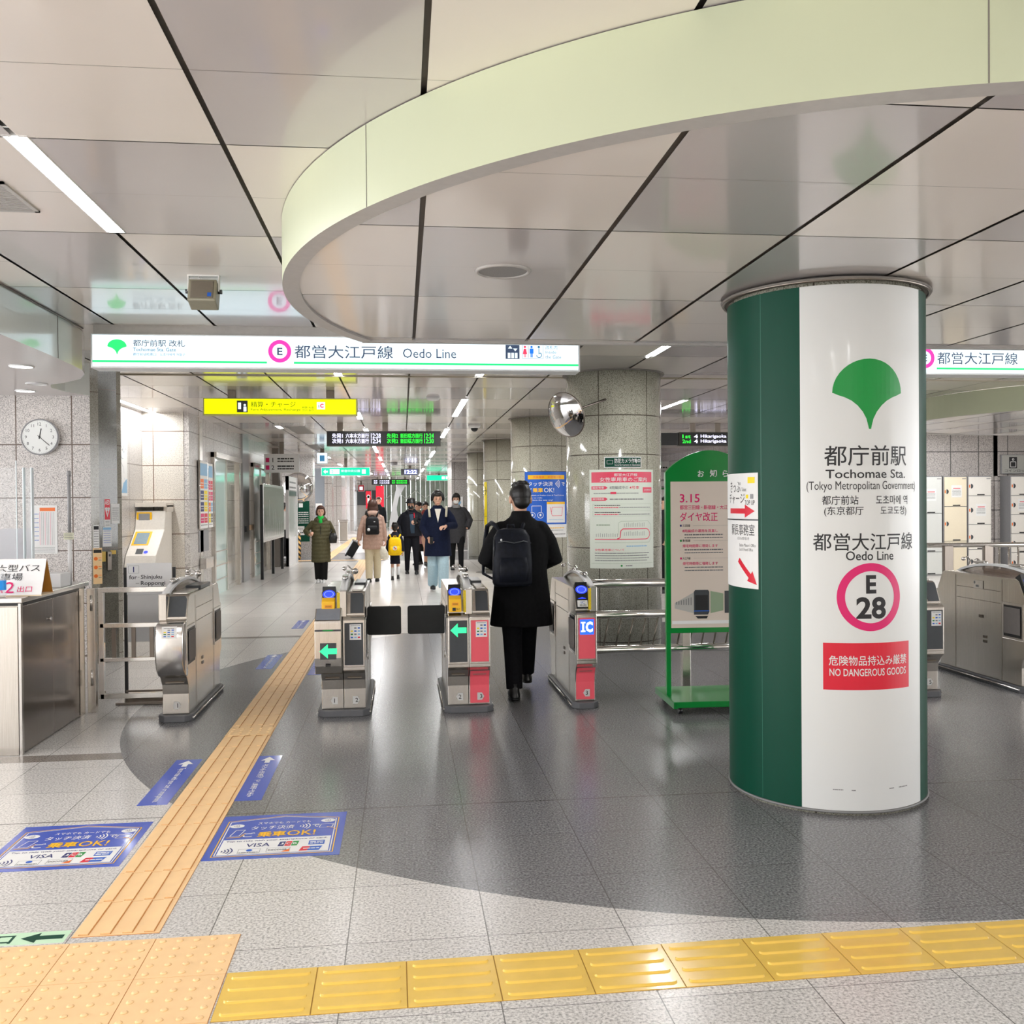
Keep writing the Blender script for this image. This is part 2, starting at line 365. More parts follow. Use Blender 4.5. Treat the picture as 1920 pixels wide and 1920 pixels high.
def ceiling_panels(mb, x0, x1, y0, y1, z, par=None, half=None, sub=2, gap=.0105, jy=.004):
    i0, i1 = math.floor((x0-PX0)/PXW), math.ceil((x1-PX0)/PXW); j0, j1 = math.floor((y0-PY0)/PYW), math.ceil((y1-PY0)/PYW)
    for i in range(i0, i1):
        for j in range(j0, j1):
            m = (i+j) % 2 if par is None else par(i, j)
            for k in range(sub):
                a, b = PX0+i*PXW+gap, PX0+(i+1)*PXW-gap; c = PY0+j*PYW+k*PYW/sub+(jy if k == 0 else .0012); d = PY0+j*PYW+(k+1)*PYW/sub-(jy if k == sub-1 else .0012)
                # leave the slot free where a lamp sits in the seam
                a, b, c, d = max(a, x0), min(b, x1), max(c, y0), min(d, y1)
                if a >= b or c >= d: continue
                P = [(a, c), (b, c), (b, d), (a, d)]
                if half: P = clip(P, half)
                if len(P) < 3: continue
                for li, ly0, ly1 in (LAMPS if z == H1 else ()):
                    lx = PX0+li*PXW
                    if ly0-.01 < (c+d)/2 < ly1+.01:
                        if abs(a-lx) < .02: P = [(p[0]+.035 if abs(p[0]-a) < 1e-4 else p[0], p[1]) for p in P]
                        if abs(b-lx) < .02: P = [(p[0]-.035 if abs(p[0]-b) < 1e-4 else p[0], p[1]) for p in P]
                mb.mi = m; mb.face([(p[0], p[1], z) for p in P])
mb = MB()
ceiling_panels(mb, -9, 16, -5, 10.63, H1)
ceiling_panels(mb, -9, 16, 10.67, 76, H1, par=lambda i, j: j % 2)
mb.mi = 2; mb.face([(-9, -5, H1+.03), (16, -5, H1+.03), (16, 76, H1+.03), (-9, 76, H1+.03)])
struct('ceiling', mb, [M['beige'], M['grey'], M['seam']], normals=False)
# lowered disc with its fascia
CX, CY, CR = 2.32, 5.2, 2.93; YE = 6.58
def arc_disc(name, CX, CY, CR, YE, up_):
    mb = MB(); n = 160
    half = [(math.cos(2*PI*k/96), math.sin(2*PI*k/96), (CR-.085)+CX*math.cos(2*PI*k/96)+CY*math.sin(2*PI*k/96)) for k in range(96)]
    half.append((0, 1, YE-.02) if up_ else (0, -1, -YE))
    ceiling_panels(mb, CX-CR, CX+CR, CY-CR, CY+CR, H2+.012, half=half)
    pts = []
    if up_: t0 = math.asin((YE-CY)/CR); a0, a1 = PI-t0, 2*PI+t0
    else: a0, a1 = 0, 2*PI
    for k in range(n):
        t, u = a0+(a1-a0)*k/n, a0+(a1-a0)*(k+1)/n
        P = lambda r, q, z: (CX+r*math.cos(q), CY+r*math.sin(q), z)
        mb.mi = 3; mb.face([P(CR, t, H2), P(CR, u, H2), P(CR, u, H1-.004), P(CR, t, H1-.004)], True)
        mb.mi = 4; mb.face([P(CR-.085, t, H2), P(CR-.085, u, H2), P(CR, u, H2), P(CR, t, H2)])
        mb.face([P(CR-.085, t, H2+.03), P(CR-.085, u, H2+.03), P(CR-.085, u, H2), P(CR-.085, t, H2)])
    mb.mi = 2; mb.face([(CX+(CR-.01)*math.cos(a0+(a1-a0)*k/n), CY+(CR-.01)*math.sin(a0+(a1-a0)*k/n), H2+.03) for k in range(n+1)])
    for q in ([math.radians(a) for a in (213.5, 255)] if up_ else []):   # fascia joints
        mb.mi = 2; P = lambda dr, z, dt: (CX+(CR+dr)*math.cos(q+dt), CY+(CR+dr)*math.sin(q+dt), z)
        mb.face([P(.001, H2, -.0007), P(.001, H2, .0007), P(.001, H1, .0007), P(.001, H1, -.0007)])
    if up_:
        xa, xb = CX-CR*math.cos(t0), CX+CR*math.cos(t0)
        mb.mi = 4; mb.box(xa, YE-.05, H2-.004, xb, YE, H1-.002)
    return struct(name, mb, [M['beige'], M['grey'], M['seam'], M['fascia'], M['lip']], normals=False)
arc_disc('ceiling_disc', CX, CY, CR, YE, True)
arc_disc('ceiling_disc', 10.2, 12.6, 2.9, 0, False)
# transverse slot across the ceiling
mb = MB(); mb.box(-4.4, 10.63, H1-.012, 16, 10.67, H1+.02); struct('trim_1', mb, pl('slot trim', (176, 166, 146), .4))
# ceiling lamps, with unseen or extra ones added for brightness among them
for i, (c, y0, y1) in enumerate(LAMPS):
    x = PX0+c*PXW; far = y0 > 22
    o = thing('ceiling_lamp', 'white fluorescent strip lamp let into the ceiling seam', 'ceiling lamp', (x, (y0+y1)/2, H1), 0, 'strip lamps along the ceiling seams')
    L = (y1-y0)/2
    mb = MB(); mb.face([(-.045, -L, .004), (.045, -L, .004), (.045, L, .004), (-.045, L, .004)]); mb.build('lens', M['lampfar'] if far else M['lamp'], o, normals=False)
    mb = MB()
    for s_ in (-1, 1): mb.box(s_*.045-.003, -L, -.002, s_*.045+.003, L, .028)
    mb.box(-.048, -L-.006, -.002, .048, -L, .028); mb.box(-.048, L, -.002, .048, L+.006, .028); mb.build('housing', M['white'], o)
# ================================================================ walls and columns
def gran(name, base, dark, **k): return granite(name, base, dark, **k)
Mclock = gran('pale granite wall, joints facing', (214, 208, 204), (132, 126, 122), scale=150, jz=(.085, .5265), jx=(-3.786, .528), jw=.012, jcol=(96, 78, 66), rough=.3)
Mend = gran('pale granite wall end', (222, 216, 206), (160, 152, 142), scale=120, jz=(.085, .5265), jx=(-3.79, .5265), jw=.014, jcol=(120, 100, 84), rough=.3)
Mlong = gran('pale granite wall along the concourse', (206, 202, 198), (164, 158, 154), scale=60, jz=(.085, .5265), jy=(15.0, .66), jw=.014, jcol=(128, 120, 114), rough=.28)
Mfar = gran('grey granite wall far', (176, 172, 168), (136, 132, 128), scale=40, jz=(.6, .9), jx=(0, .6), jw=.016, jcol=(110, 106, 102), rough=.25)
Mlock = gran('grey granite locker wall', (196, 190, 186), (128, 122, 120), scale=90, jz=(.1, .62), jx=(10.9, .63), jw=.018, jcol=(90, 86, 84), rough=.35)
Mgp = gran('grey-green pillar granite', (164, 160, 148), (122, 118, 106), scale=150, jz=(.085, .5265), jw=.01, rough=.15, coat=.5)
Mgd = gran('dark pillar granite', (116, 114, 104), (84, 82, 74), scale=150, jz=(.35, .8), jw=.01, rough=.12, coat=.6)
mb = MB(); mb.box(-9, 9.85, 0, -3.085, 10.6, H1+.02); struct('wall_left_office', mb, Mclock)
mb = MB(); mb.face([(-3.085, 9.85, 0), (-3.02, 9.9, 0), (-3.02, 9.9, H1), (-3.085, 9.85, H1)]); mb.mi = 1
mb.face([(-3.02, 9.9, 0), (-2.88, 10.02, 0), (-2.88, 10.02, H1), (-3.02, 9.9, H1)]); mb.mi = 0
mb.face([(-2.88, 10.02, 0), (-2.855, 10.08, 0), (-2.855, 10.08, H1), (-2.88, 10.02, H1)]); mb.face([(-2.855, 10.08, 0), (-3.08, 10.6, 0), (-3.08, 10.6, H1), (-2.855, 10.08, H1)])
mb.face([(-3.08, 10.6, 0), (-3.3, 10.6, 0), (-3.3, 10.6, H1), (-3.08, 10.6, H1)]); mb.face([(-3.3, 10.6, 0), (-3.085, 9.85, 0), (-3.085, 9.85, H1), (-3.3, 10.6, H1)])
struct('pillar_office_corner', mb, [Mgp, Mgd])
mb = MB(); mb.box(-4.3, 10.6, 0, -3.95, 15.05, H1+.02); struct('wall_left_alcove', mb, Mlong)
mb = MB(); mb.box(-4.3, 15.05, 0, -3.34, 15.6, H1+.02); struct('wall_alcove_end', mb, Mend)
# long left wall of the concourse
mb = MB(); mb.box(-3.9, 15.06, 0, -3.26, 26.4, H1+.02); struct('wall_left', mb, Mlong)
mb = MB(); mb.box(-3.262, 15.75, .0, -3.245, 15.98, H1); struct('trim_2', mb, M['steel'])
mb = MB(); mb.box(-3.262, 19.75, 0, -3.22, 20.5, H1); struct('trim_3', mb, steel('grey metal pilaster', (176, 178, 180), .3))
mb = MB(); mb.box(-3.262, 24.4, 0, -3.1, 24.7, H1); struct('trim_4', mb, M['seam'])
Mglass = pl('pale green lift glass', (196, 222, 216), .08, 0, .6, .6, var=.02)
for n_, (y0, y1) in enumerate(((16.7, 19.3), (21.0, 23.6))):
    mb = MB(); mb.box(-3.3, y0, 0, -3.2, y0+.1, 2.49); mb.box(-3.3, y1-.1, 0, -3.2, y1, 2.49); mb.box(-3.3, y0, 2.4, -3.16, y1, 2.49)
    mb.mi = 1; mb.box(-3.29, y0+.1, 0, -3.252, y0+1.35, 2.4); mb.mi = 2; mb.box(-3.29, y0+1.35, 0, -3.25, y1-.1, 2.4)
    mb.mi = 0
    for z in (.25, .5, .75): mb.box(-3.25, y0+.1, z, -3.24, y0+1.35, z+.02)
    mb.box(-3.25, y0+1.32, 0, -3.23, y0+1.38, 2.4)
    struct('door_%d' % (n_+1), mb, [M['steel'], Mglass, Mgp])
mb = MB(); mb.box(-9, 28.4, 0, -2.62, 29.0, H1+.02); struct('wall_stair_end', mb, Mfar)
mb = MB(); mb.box(-3.7, 39, 0, -3.1, 39.6, H1); struct('wall_recess', mb, pl('blue grey metal wall', (140, 148, 156), .35))
for i, (x0, x1, y0, y1) in enumerate(((-3.1, -2.82, 38.5, 39.6), (-3.35, -2.78, 44, 47), (-3.3, -2.9, 50, 53), (-3.2, -2.85, 56, 60))):
    mb = MB(); mb.box(x0, y0, 0, x1, y1, H1); struct('pillar_far', mb, Mfar)
mb = MB(); mb.box(-9, 61, 0, -3.2, 61.3, H1); struct('wall_far_left', mb, pl('bright far wall', (214, 214, 212), .4))
mb = MB(); mb.box(-3.3, 66, 0, -1.6, 66.3, H1); mb.mi = 1; mb.box(-3.1, 65.9, 1.5, -1.75, 66, 2.5); struct('wall_far_shop', mb, [Mfar, M['dgrey']])
# far glass wall with its white frame
mb = MB()
for k in range(14):
    x = -1.65+k*.62; mb.mi = 0; mb.box(x+.03, 61.0, .06, x+.3, 61.05, H1); mb.mi = 2; mb.box(x+.32, 61.0, .06, x+.6, 61.05, H1)
    mb.mi = 1; mb.box(x-.022, 60.9, 0, x+.022, 61.1, H1)
mb.box(-1.7, 60.88, 0, 7.2, 61.1, .08)
for k in range(5):
    x = -1.65+k*1.24
    for z in (.35, 1.9):
        for a, b, c, d in ((x, z+.5, x+.62, z), (x+.62, z, x+1.24, z+.5)): mb.tube([(a, 60.86, b), (c, 60.86, d)], .022, 4)
struct('wall_far_glass', mb, [pl('green grey glass', (150, 164, 150), .2), pl('pale mullion', (206, 212, 202), .5), pl('green grey glass lighter', (170, 182, 168), .2)])
# curved silver reveal of the round opening
mb = MB(); pts = []
for k in range(25):
    t = math.radians(100+k*4); pts.append((3.1+3.35*math.cos(t), 1.2+1.95*math.sin(t)+.1))
outer = [(-.1, 3.0), (-.75, 2.0), (-.95, 1.2), (-.8, .5), (-.7, 0)]
prof = [(.55, 3.0), (.1, 2.5), (-.22, 1.9), (-.35, 1.3), (-.25, .6), (-.05, 0)]
mb.prism([(p[0], p[1]) for p in prof]+[(-.8, 0), (-.75, .6), (-.62, 1.3), (-.42, 2.2), (-.25, 3.0)], 'y', 55, 55.6, True); struct('pillar_curved', mb, steel('silver curved cladding', (200, 202, 204), .3))
# right side
mb = MB(); mb.box(8.1, 20.0, 0, 8.4, 46, H1+.02); struct('wall_right', mb, gran('pale tiled wall right', (216, 208, 208), (196, 188, 188), scale=30, jz=(.1, .3), jy=(20, .45), jw=.016, jcol=(160, 150, 150)))
mb = MB(); mb.box(5.2, 29, 0, 8.1, 29.4, H1); struct('wall_right_end', mb, gran('pale wall right end', (214, 210, 208), (190, 186, 184), scale=30, jx=(0, .5), jz=(.1, .6), jw=.014))
mb = MB(); mb.box(8.1, 18.85, 0, 16, 19.3, H1+.02); struct('wall_lockers', mb, Mlock)
mb = MB(); mb.box(12.5, 18.8, 0, 12.56, 18.86, H1); mb.box(12.5, 18.8, 2.06, 16, 18.86, H1); struct('trim_5', mb, Mlock)
mb = MB(); mb.box(16, 9, 0, 16.3, 19.5, H1+.02); struct('wall_right_unseen', mb, Mlock)  # unseen wall, added to keep side world light off the lockers
mb = MB(); mb.box(2.5, 74, 0, 16, 74.3, H1); struct('wall_far', mb, Mfar)
# granite columns in a row
def gcol(name, cx, cy, r, z1, dark=False):
    n = N('granite of round column'); p, x = n.P()
    a = n.noise(p, 130, 2, .6); b, d = (srgb(186, 184, 168), srgb(124, 122, 106)) if not dark else (srgb(150, 146, 138), srgb(104, 100, 94))
    c = n.ramp(a, [(.36, d), (.5, b), (.66, tuple(min(1, v*1.2) for v in b[:3])+(1,))])
    # drum joints: every 60 degrees and at four heights
    ang = n.ma('ARCTAN2', n.ma('SUBTRACT', x[0], cx), n.ma('SUBTRACT', cy, x[1]))
    j = n.joint(ang, math.radians(30), math.radians(60), .006/r*1.6)
    for z in (.07, 1.083, 2.09, 2.51): j = n.ma('MAXIMUM', j, n.ma('LESS_THAN', n.ma('ABSOLUTE', n.ma('SUBTRACT', x[2], z)), .006))
    n.put(n.b.inputs['Base Color'], n.mix(j, c, srgb(92, 86, 76))); n.b.inputs['Roughness'].default_value = .12
    n.b.inputs['Specular IOR Level'].default_value = .7; n.b.inputs['Coat Weight'].default_value = .6; n.b.inputs['Coat Roughness'].default_value = .04
    mb = MB(); mb.loft([(cx, cy, 0, r, r), (cx, cy, z1, r, r)], n=96); mb.mi = 1; mb.loft([(cx, cy, z1-.012, r+.035, r+.035), (cx, cy, z1-.001, r+.04, r+.04)], n=96)
    return struct(name, mb, [n.m, M['seam']])
for i, cy in enumerate((10.45, 15.95, 21.45, 26.95)): gcol('column_granite', 2.36, cy, .53, H1)
mb = MB(); mb.box(1.7, 33, 0, 2.9, 36, H1); struct('column_square', mb, Mfar)
gcol('column_granite', 10.2, 12.6, .53, H2)
# near column: granite core, ring, vinyl wrap
cx, cy, cr_ = 2.315, 5.0, .518
col = thing('wrapped_column', 'nearest round column, wrapped in dark green and white with leaf emblem and station name', 'column', (cx, cy, 0))
k_ = gcol('granite_core', cx, cy, .512, H2); del k_['kind']; k_.parent = col; k_.location = (-cx, -cy, 0)
mb = MB()
def cylface(mb, r, a0, a1, z0, z1, mi, n=60):
    mb.mi = mi
    for k in range(n):
        t, u = a0+(a1-a0)*k/n, a0+(a1-a0)*(k+1)/n
        mb.face([(r*math.sin(t), -r*math.cos(t), z0), (r*math.sin(u), -r*math.cos(u), z0), (r*math.sin(u), -r*math.cos(u), z1), (r*math.sin(t), -r*math.cos(t), z1)], True)
cylface(mb, cr_, math.radians(-37.6), math.radians(38.6), .025, 2.655, 0); cylface(mb, cr_, math.radians(38.6), math.radians(322.4), .025, 2.655, 1, 200)
mb.build('vinyl_sheet', [M['vwhite'], M['greend']], col, normals=False)
mb = MB(); mb.tube([(.538*math.cos(2*PI*k/64), .538*math.sin(2*PI*k/64), H2-.012) for k in range(64)], .008, 6, closed=True); mb.build('top_ring', M['dsteel'], col)
mb = MB(); mb.tube([(.52*math.cos(2*PI*k/64), .52*math.sin(2*PI*k/64), .018) for k in range(64)], .007, 6, closed=True); mb.build('base_ring', M['inkg'], col)
g = G(.025); f = cyl_fn(0, 0, cr_, 0); g.L = .0008
ginkgo(g, 0, 2.105, .37, .345, 'leaf', 1)
g.tb('都庁前駅', -.225, 1.75, .222, 1.852, 'ink', 1, .012, 3); g.tb('Tochomae Sta.', -.218, 1.688, .212, 1.732, 'ink', 1, .02, 3)
g.tb('(Tokyo Metropolitan Government)', -.31, 1.618, .298, 1.674, 'ink', 1, .012, 3); g.tb('都庁前站', -.236, 1.556, -.06, 1.602, 'ink', 1, .01); g.tb('도초마에 역', .03, 1.556, .23, 1.602, 'ink', 1, .01)
g.tb('(东京都厅', -.226, 1.498, -.035, 1.548, 'ink', 1, .01); g.tb('도쿄도청)', .055, 1.498, .221, 1.548, 'ink', 1, .01)
g.tb('都営大江戸線', -.28, 1.326, .27, 1.414, 'ink', 1, .012, 3); g.tb('Oedo Line', -.123, 1.278, .13, 1.324, 'ink', 1, .02, 3)
g.ring(0.002, 1.094, .130, .170, 'mag', 1, 96); g.tb('E', -.024, 1.112, .03, 1.204, 'ink', 1, .035, 4); g.tb('28', -.074, .985, .083, 1.095, 'ink', 1, .03, 4)
g.rect(-.234, .63, .236, .865, 'red', 1); g.tb('危険物品持込み厳禁', -.207, .752, .216, .802, 'vwhite', 2, .02, 3); g.tb('NO DANGEROUS GOODS', -.204, .7, .212, .737, 'vwhite', 2, .025, 3)
for u, v, w_ in ((-.19, .13, .05), (-.1, .128, .02), (.1, .13, .03), (.16, .13, .06)): g.dashes(u, v, u+w_, .006, 'inkg', 1, int(u*100))
g.rect(-.561, .03, -.558, 2.65, pl('wrap overlap shade', (20, 104, 82), .3, var=0), 1)
g.build('column_print', col, f)
pp = thing('paper_notice', 'white paper notice with red arrows taped to the green side of the near column', 'notice', (cx, cy, 0))
g = G(.02); f = cyl_fn(0, 0, cr_+.003, 0); g.L = .0009
g.rect(-.98, 1.115, -.582, 1.727, 'paper', 0); g.rect(-.98, 1.475, -.582, 1.482, 'dgrey', 1)
g.tb('きっぷ', -.86, 1.625, -.725, 1.685, 'ink', 1); g.tb('Ticket', -.715, 1.63, -.672, 1.65, 'inkg', 1); g.rect(-.66, 1.672, -.605, 1.705, 'yellow', 1)
g.tb('チャージ', -.87, 1.575, -.685, 1.635, 'ink', 1) if False else g.tb('チャージ', -.88, 1.565, -.685, 1.618, 'ink', 1)
g.tb('TOP UP', -.685, 1.558, -.605, 1.582, 'ink', 1); g.rect(-.675, 1.592, -.655, 1.612, 'yellow', 1); g.rect(-.64, 1.59, -.615, 1.615, 'grey2', 1)
g.poly(arrow_pts(-.735, 1.525, .26, .07, .08, PI), 'red', 1)
g.tb('駅長事務室', -.84, 1.395, -.608, 1.455, 'ink', 1); g.tb('お忘れもの取り扱い所', -.76, 1.37, -.65, 1.388, 'inkg', 1)
g.tb("Station Master's Office", -.74, 1.335, -.6, 1.352, 'inkg', 1); g.tb('Lost & Found Office', -.74, 1.312, -.62, 1.328, 'inkg', 1)
g.poly(arrow_pts(-.67, 1.2, .2, .07, .07, math.radians(141)), 'red', 1)
g.build('notice_sheet', pp, f)
# ---------------------------------------------------------------- lowered canopy over the counter
edge = [(-2.53, 6.28), (-2.53, 7.2), (-2.54, 7.7), (-2.56, 8.0), (-2.62, 8.25), (-2.75, 8.55), (-2.95, 8.8), (-3.15, 8.98), (-3.22, 9.2), (-3.2, 9.5), (-3.12, 9.75), (-3.08, 9.86)]
mb = MB(); poly = [(-9, 6.28)]+edge+[(-9, 9.86)]
for (a, b), (c, d) in zip([(-9, 6.28)]+edge[:-1], edge): mb.mi = 0; mb.face([(a, b, H2-.01), (c, d, H2-.01), (c, d, H1-.002), (a, b, H1-.002)], a > -8)
mb.mi = 1; mb.face([(p[0], p[1], H2-.01) for p in poly]); mb.mi = 2; mb.box(-2.535, 7.38, H2-.008, -2.53, 7.385, H1)
mb.mi = 2; mb.tube([(-9, 6.27, H1-.006), (-2.52, 6.27, H1-.006), (-2.52, 7.9, H1-.006)], .006, 4)
struct('ceiling_canopy', mb, [pl('pale enamel canopy face', (222, 226, 220), .18, 0, .6, .6, var=.01), pl('canopy soffit', (196, 190, 188), .25, .2, .5, .3, var=.01), M['seam']], normals=False)
for (x, y, on) in ((-2.95, 7.8, 1), (-3.24, 8.9, 0), (-3.54, 9.45, 1), (-4.1, 7.5, 0)):
    o = thing('downlight', 'round white downlight in the canopy soffit above the counter' if on else 'unlit round fitting in the canopy soffit', 'downlight', (x, y, H2-.012), 0, 'lit downlights over the counter' if on else 'unlit round fittings over the counter')
    mb = MB(); mb.tube([(.085*math.cos(2*PI*k/32), .085*math.sin(2*PI*k/32), 0) for k in range(32)], .008, 6, closed=True); mb.build('trim_ring', M['white'], o)
    mb = MB(); mb.face([(.078*math.cos(2*PI*k/32), .078*math.sin(2*PI*k/32), -.002) for k in range(32)]); mb.build('lens', M['lampb'] if on else M['white'], o)
# round ceiling speaker in the disc, vents, detectors, camera domes
o = thing('ceiling_speaker', 'round white ceiling speaker grille in the lowered disc', 'speaker', (.49, 4.55, H2+.01))
mb = MB(); mb.tube([(.125*math.cos(2*PI*k/40), .125*math.sin(2*PI*k/40), 0) for k in range(40)], .01, 6, closed=True); mb.build('rim', M['lip'], o)
mb = MB(); mb.face([(.12*math.cos(2*PI*k/40), .12*math.sin(2*PI*k/40), -.003) for k in range(40)]); mb.build('grille', pl('perforated grille', (150, 148, 146), .5, var=.25, scale=300), o)
def vent(x0, y0, x1, y1, label):
    o = thing('ceiling_vent', label, 'vent', ((x0+x1)/2, (y0+y1)/2, H1)); a, b = (x1-x0)/2, (y1-y0)/2
    mb = MB(); mb.box(-a, -b, -.008, a, -b+.02, 0); mb.box(-a, b-.02, -.008, a, b, 0); mb.box(-a, -b, -.008, -a+.02, b, 0); mb.box(a-.02, -b, -.008, a, b, 0); mb.build('frame', M['lip'], o)
    mb = MB(); n = int(2*b/.022)
    for k in range(n): y = -b+.02+k*(2*b-.04)/n; mb.box(-a+.02, y, -.006, a-.02, y+.009, -.002)
    mb.mi = 1; mb.face([(-a+.02, -b+.02, -.0012), (a-.02, -b+.02, -.0012), (a-.02, b-.02, -.0012), (-a+.02, b-.02, -.0012)]); mb.build('louvre', [M['lip'], M['dgrey']], o)
vent(-2.2, 4.37, -1.72, 4.8, 'square grey louvred air vent beside the long lamp at the left')
vent(-2.12, 17.6, -1.75, 19.4, 'grey air vent in the ceiling left of the departure board'); vent(-2.3, 23.0, -2.0, 25.0, 'grey air vent in the ceiling beyond the departure board')
def roundy(name, label, cat, x, y, z, r, h, m, dome=None):
    o = thing(name, label, cat, (x, y, z)); mb = MB(); mb.loft([(0, 0, -h, r*.8, r*.8), (0, 0, -h*.5, r, r), (0, 0, 0, r, r)], 24); mb.build('housing', m, o)
    if dome: mb = MB(); mb.ell((0, 0, -h), (r*.62, r*.62, r*.62), 16, 8); mb.build('dome', dome, o)
roundy('smoke_detector', 'small cream smoke detector on the ceiling above the departure board', 'smoke detector', .418, 12.75, H1, .09, .04, M['white'])
roundy('security_camera', 'white and black dome camera on the ceiling right of the departure board', 'security camera', 1.31, 17.2, H1, .11, .06, M['white'], M['black'])
roundy('smoke_detector', 'tiny smoke detector on the ceiling just left of the hanging digital clock', 'smoke detector', -.28, 33, H1, .12, .1, M['grey2'])
# ================================================================ hanging signs
LW = em('lit white acrylic', (228, 248, 255), 1.15); LT = em('lit grey lettering', (70, 84, 110), .8); LGn = em('lit green stripe', (40, 225, 130), 1.0); LG2 = em('lit pale green leaf', (50, 226, 120), 1.0)
LP = em('lit pink ring', (255, 60, 170), 1.05); LR = em('lit red pictogram', (255, 70, 100), 1.0); LB = em('lit blue pictogram', (40, 120, 230), 1.0); LC = em('lit pale lettering', (70, 130, 170), .8)
def sign_box(name, label, x0, x1, z0, z1, y, depth=.16, face=LW, frame='white', cat='sign', hang=None):
    o = thing(name, label, cat, ((x0+x1)/2, y, z0)); a, h = (x1-x0)/2, z1-z0
    mb = MB(); mb.box(-a-.015, 0, -.015, a+.015, depth, h+.012, .004); mb.build('casing', M[frame] if isinstance(frame, str) else frame, o)
    g = G(); g.rect(-a, 0, a, h, face, 0); g.L = .001
    if hang:
        for hx in hang: mb = MB(); mb.box(hx-.05, depth*.3, h, hx+.05, depth*.7, H1-z0, .002); mb.build('hanger', M['dsteel'], o)
    return o, g, a, h, plane_fn((-a, -.003, 0)), plane_fn((0, -.003, 0))
def main_sign(x0, x1, label, right):
    o, g, a, h, f0, f = sign_box('station_sign', label, x0, x1, 2.672, 2.915, 7.72, .2)
    mb = MB(); mb.box(-a, .02, h+.01, a, .18, H1-2.672); mb.build('top_rail', M['lip'], o)
    W = x1-x0; U = lambda u: u-a
    # E ring position measured from the left end of each sign
    if not right:
        ginkgo(g, U(.185), .15, .145, .115, LG2, 1)
        g.tb('都庁前駅 改札', U(.305), .155, U(.70), .208, LT, 2, .012); g.tb('Tochomae Sta. Gate', U(.305), .118, U(.63), .146, LC, 2, .02); g.tb('都厅前站检票口　도초마에역 개찰구', U(.305), .083, U(.70), .104, LC, 2, .01)
        ec = 1.43; r0 = (0, ec-.115); tx = 1.545
    else: ec = 1.055; r0 = (0, ec-.115); tx = 1.17
    g.rect(U(0), .03, U(ec-.1), .046, LGn, 1); g.rect(U(ec+.11), .03, a, .046, LGn, 1)
    g.ring(U(ec), .128, .058, .09, LP, 1, 48); g.tb('E', U(ec-.02), .098, U(ec+.022), .156, LT, 1, .02)
    g.tb('都営大江戸線', U(tx), .075, U(tx+(.745 if right else .78)), .18, LT, 1, .004); g.tb('Oedo Line', U(tx+.86), .085, U(tx+1.29), .162, LT, 1)
    if not right:
        q = U(3.24); g.rect(q, .085, q+.115, .2, LT, 1)
        for k in range(3): g.rect(q+.018+k*.029, .092, q+.04+k*.029, .135, LW, 2)
        g.poly([(q+.02, .17), (q+.038, .192), (q+.056, .17)], LW, 2); g.poly([(q+.062, .17), (q+.08, .148), (q+.098, .17)], LW, 2)
        for u, c in ((.16, LR), (.215, LB), (.275, LC)):
            g.disc(q+u, .184, .010, c, 1, 16)
            if c is LR: g.poly([(q+u-.010, .17), (q+u+.010, .17), (q+u+.018, .125), (q+u-.018, .125)], c, 1); g.rect(q+u-.008, .098, q+u-.002, .125, c, 1); g.rect(q+u+.002, .098, q+u+.008, .125, c, 1)
            elif c is LB: g.rect(q+u-.016, .13, q+u+.016, .172, c, 1); g.rect(q+u-.009, .098, q+u-.001, .13, c, 1); g.rect(q+u+.001, .098, q+u+.009, .13, c, 1)
            else: g.ring(q+u+.002, .118, .017, .023, c, 1, 24, a0=-PI, a1=.4*PI); g.rect(q+u-.003, .125, q+u+.003, .172, c, 1); g.rect(q+u, .13, q+u+.022, .135, c, 1)
        g.line([(q+.14, .088), (q+.31, .088), (q+.31, .2)], .003, LC); g.line([(q+.14, .088), (q+.14, .2)], .003, LC); g.rect(q+.186, .095, q+.189, .195, LT, 1)
        g.tb('改札内', q+.33, .165, q+.43, .198, LC, 1); g.tb('Inside', q+.33, .132, q+.42, .155, LC, 1); g.tb('the Gate', q+.33, .09, q+.46, .118, LC, 1)
    g.build('lit_face', o, f)
main_sign(-2.392, 1.452, 'long lit white sign over the left gates with green leaf and pink E ring', False)
main_sign(3.43, 7.3, 'lit white hanging sign at the right, cut by the near column, with pink E ring', True)
# yellow fare adjustment sign
LY = em('lit yellow acrylic', (240, 250, 0), 1.0); LYt = em('lit olive lettering', (70, 90, 10), .4)
o, g, a, h, f0, f = sign_box('fare_sign', 'lit yellow hanging sign for fare adjustment and recharge', -2.41, -.57, 2.70, 2.885, 12.0, .16, LY, pl('pale yellow casing', (216, 214, 130), .4), 'sign', (-.6, .6))
g.rect(-a+.39, .02, -a+.52, .165, 'dgrey', 1); g.rect(-a+.405, .06, -a+.44, .14, LW, 2); g.rect(-a+.47, .03, -a+.505, .09, LW, 2); g.disc(-a+.485, .11, .014, LW, 2)
g.tb('精算・チャージ', -a+.56, .085, -a+1.1, .155, LYt, 1); g.tb('Fare Adjustment, Recharge', -a+.56, .035, -a+1.16, .07, LYt, 1); g.tb('精算 充值', -a+1.18, .07, -a+1.32, .095, LYt, 1); g.tb('정산 충전', -a+1.18, .035, -a+1.32, .06, LYt, 1)
g.rect(-a+1.36, .06, -a+1.46, .15, LW, 1); g.tb('i', -a+1.38, .08, -a+1.39, .13, 'inkg', 2); g.ring(-a+1.425, .105, .012, .026, LR, 2, 24, a0=.6, a1=5.7)
g.build('lit_face', o, f)
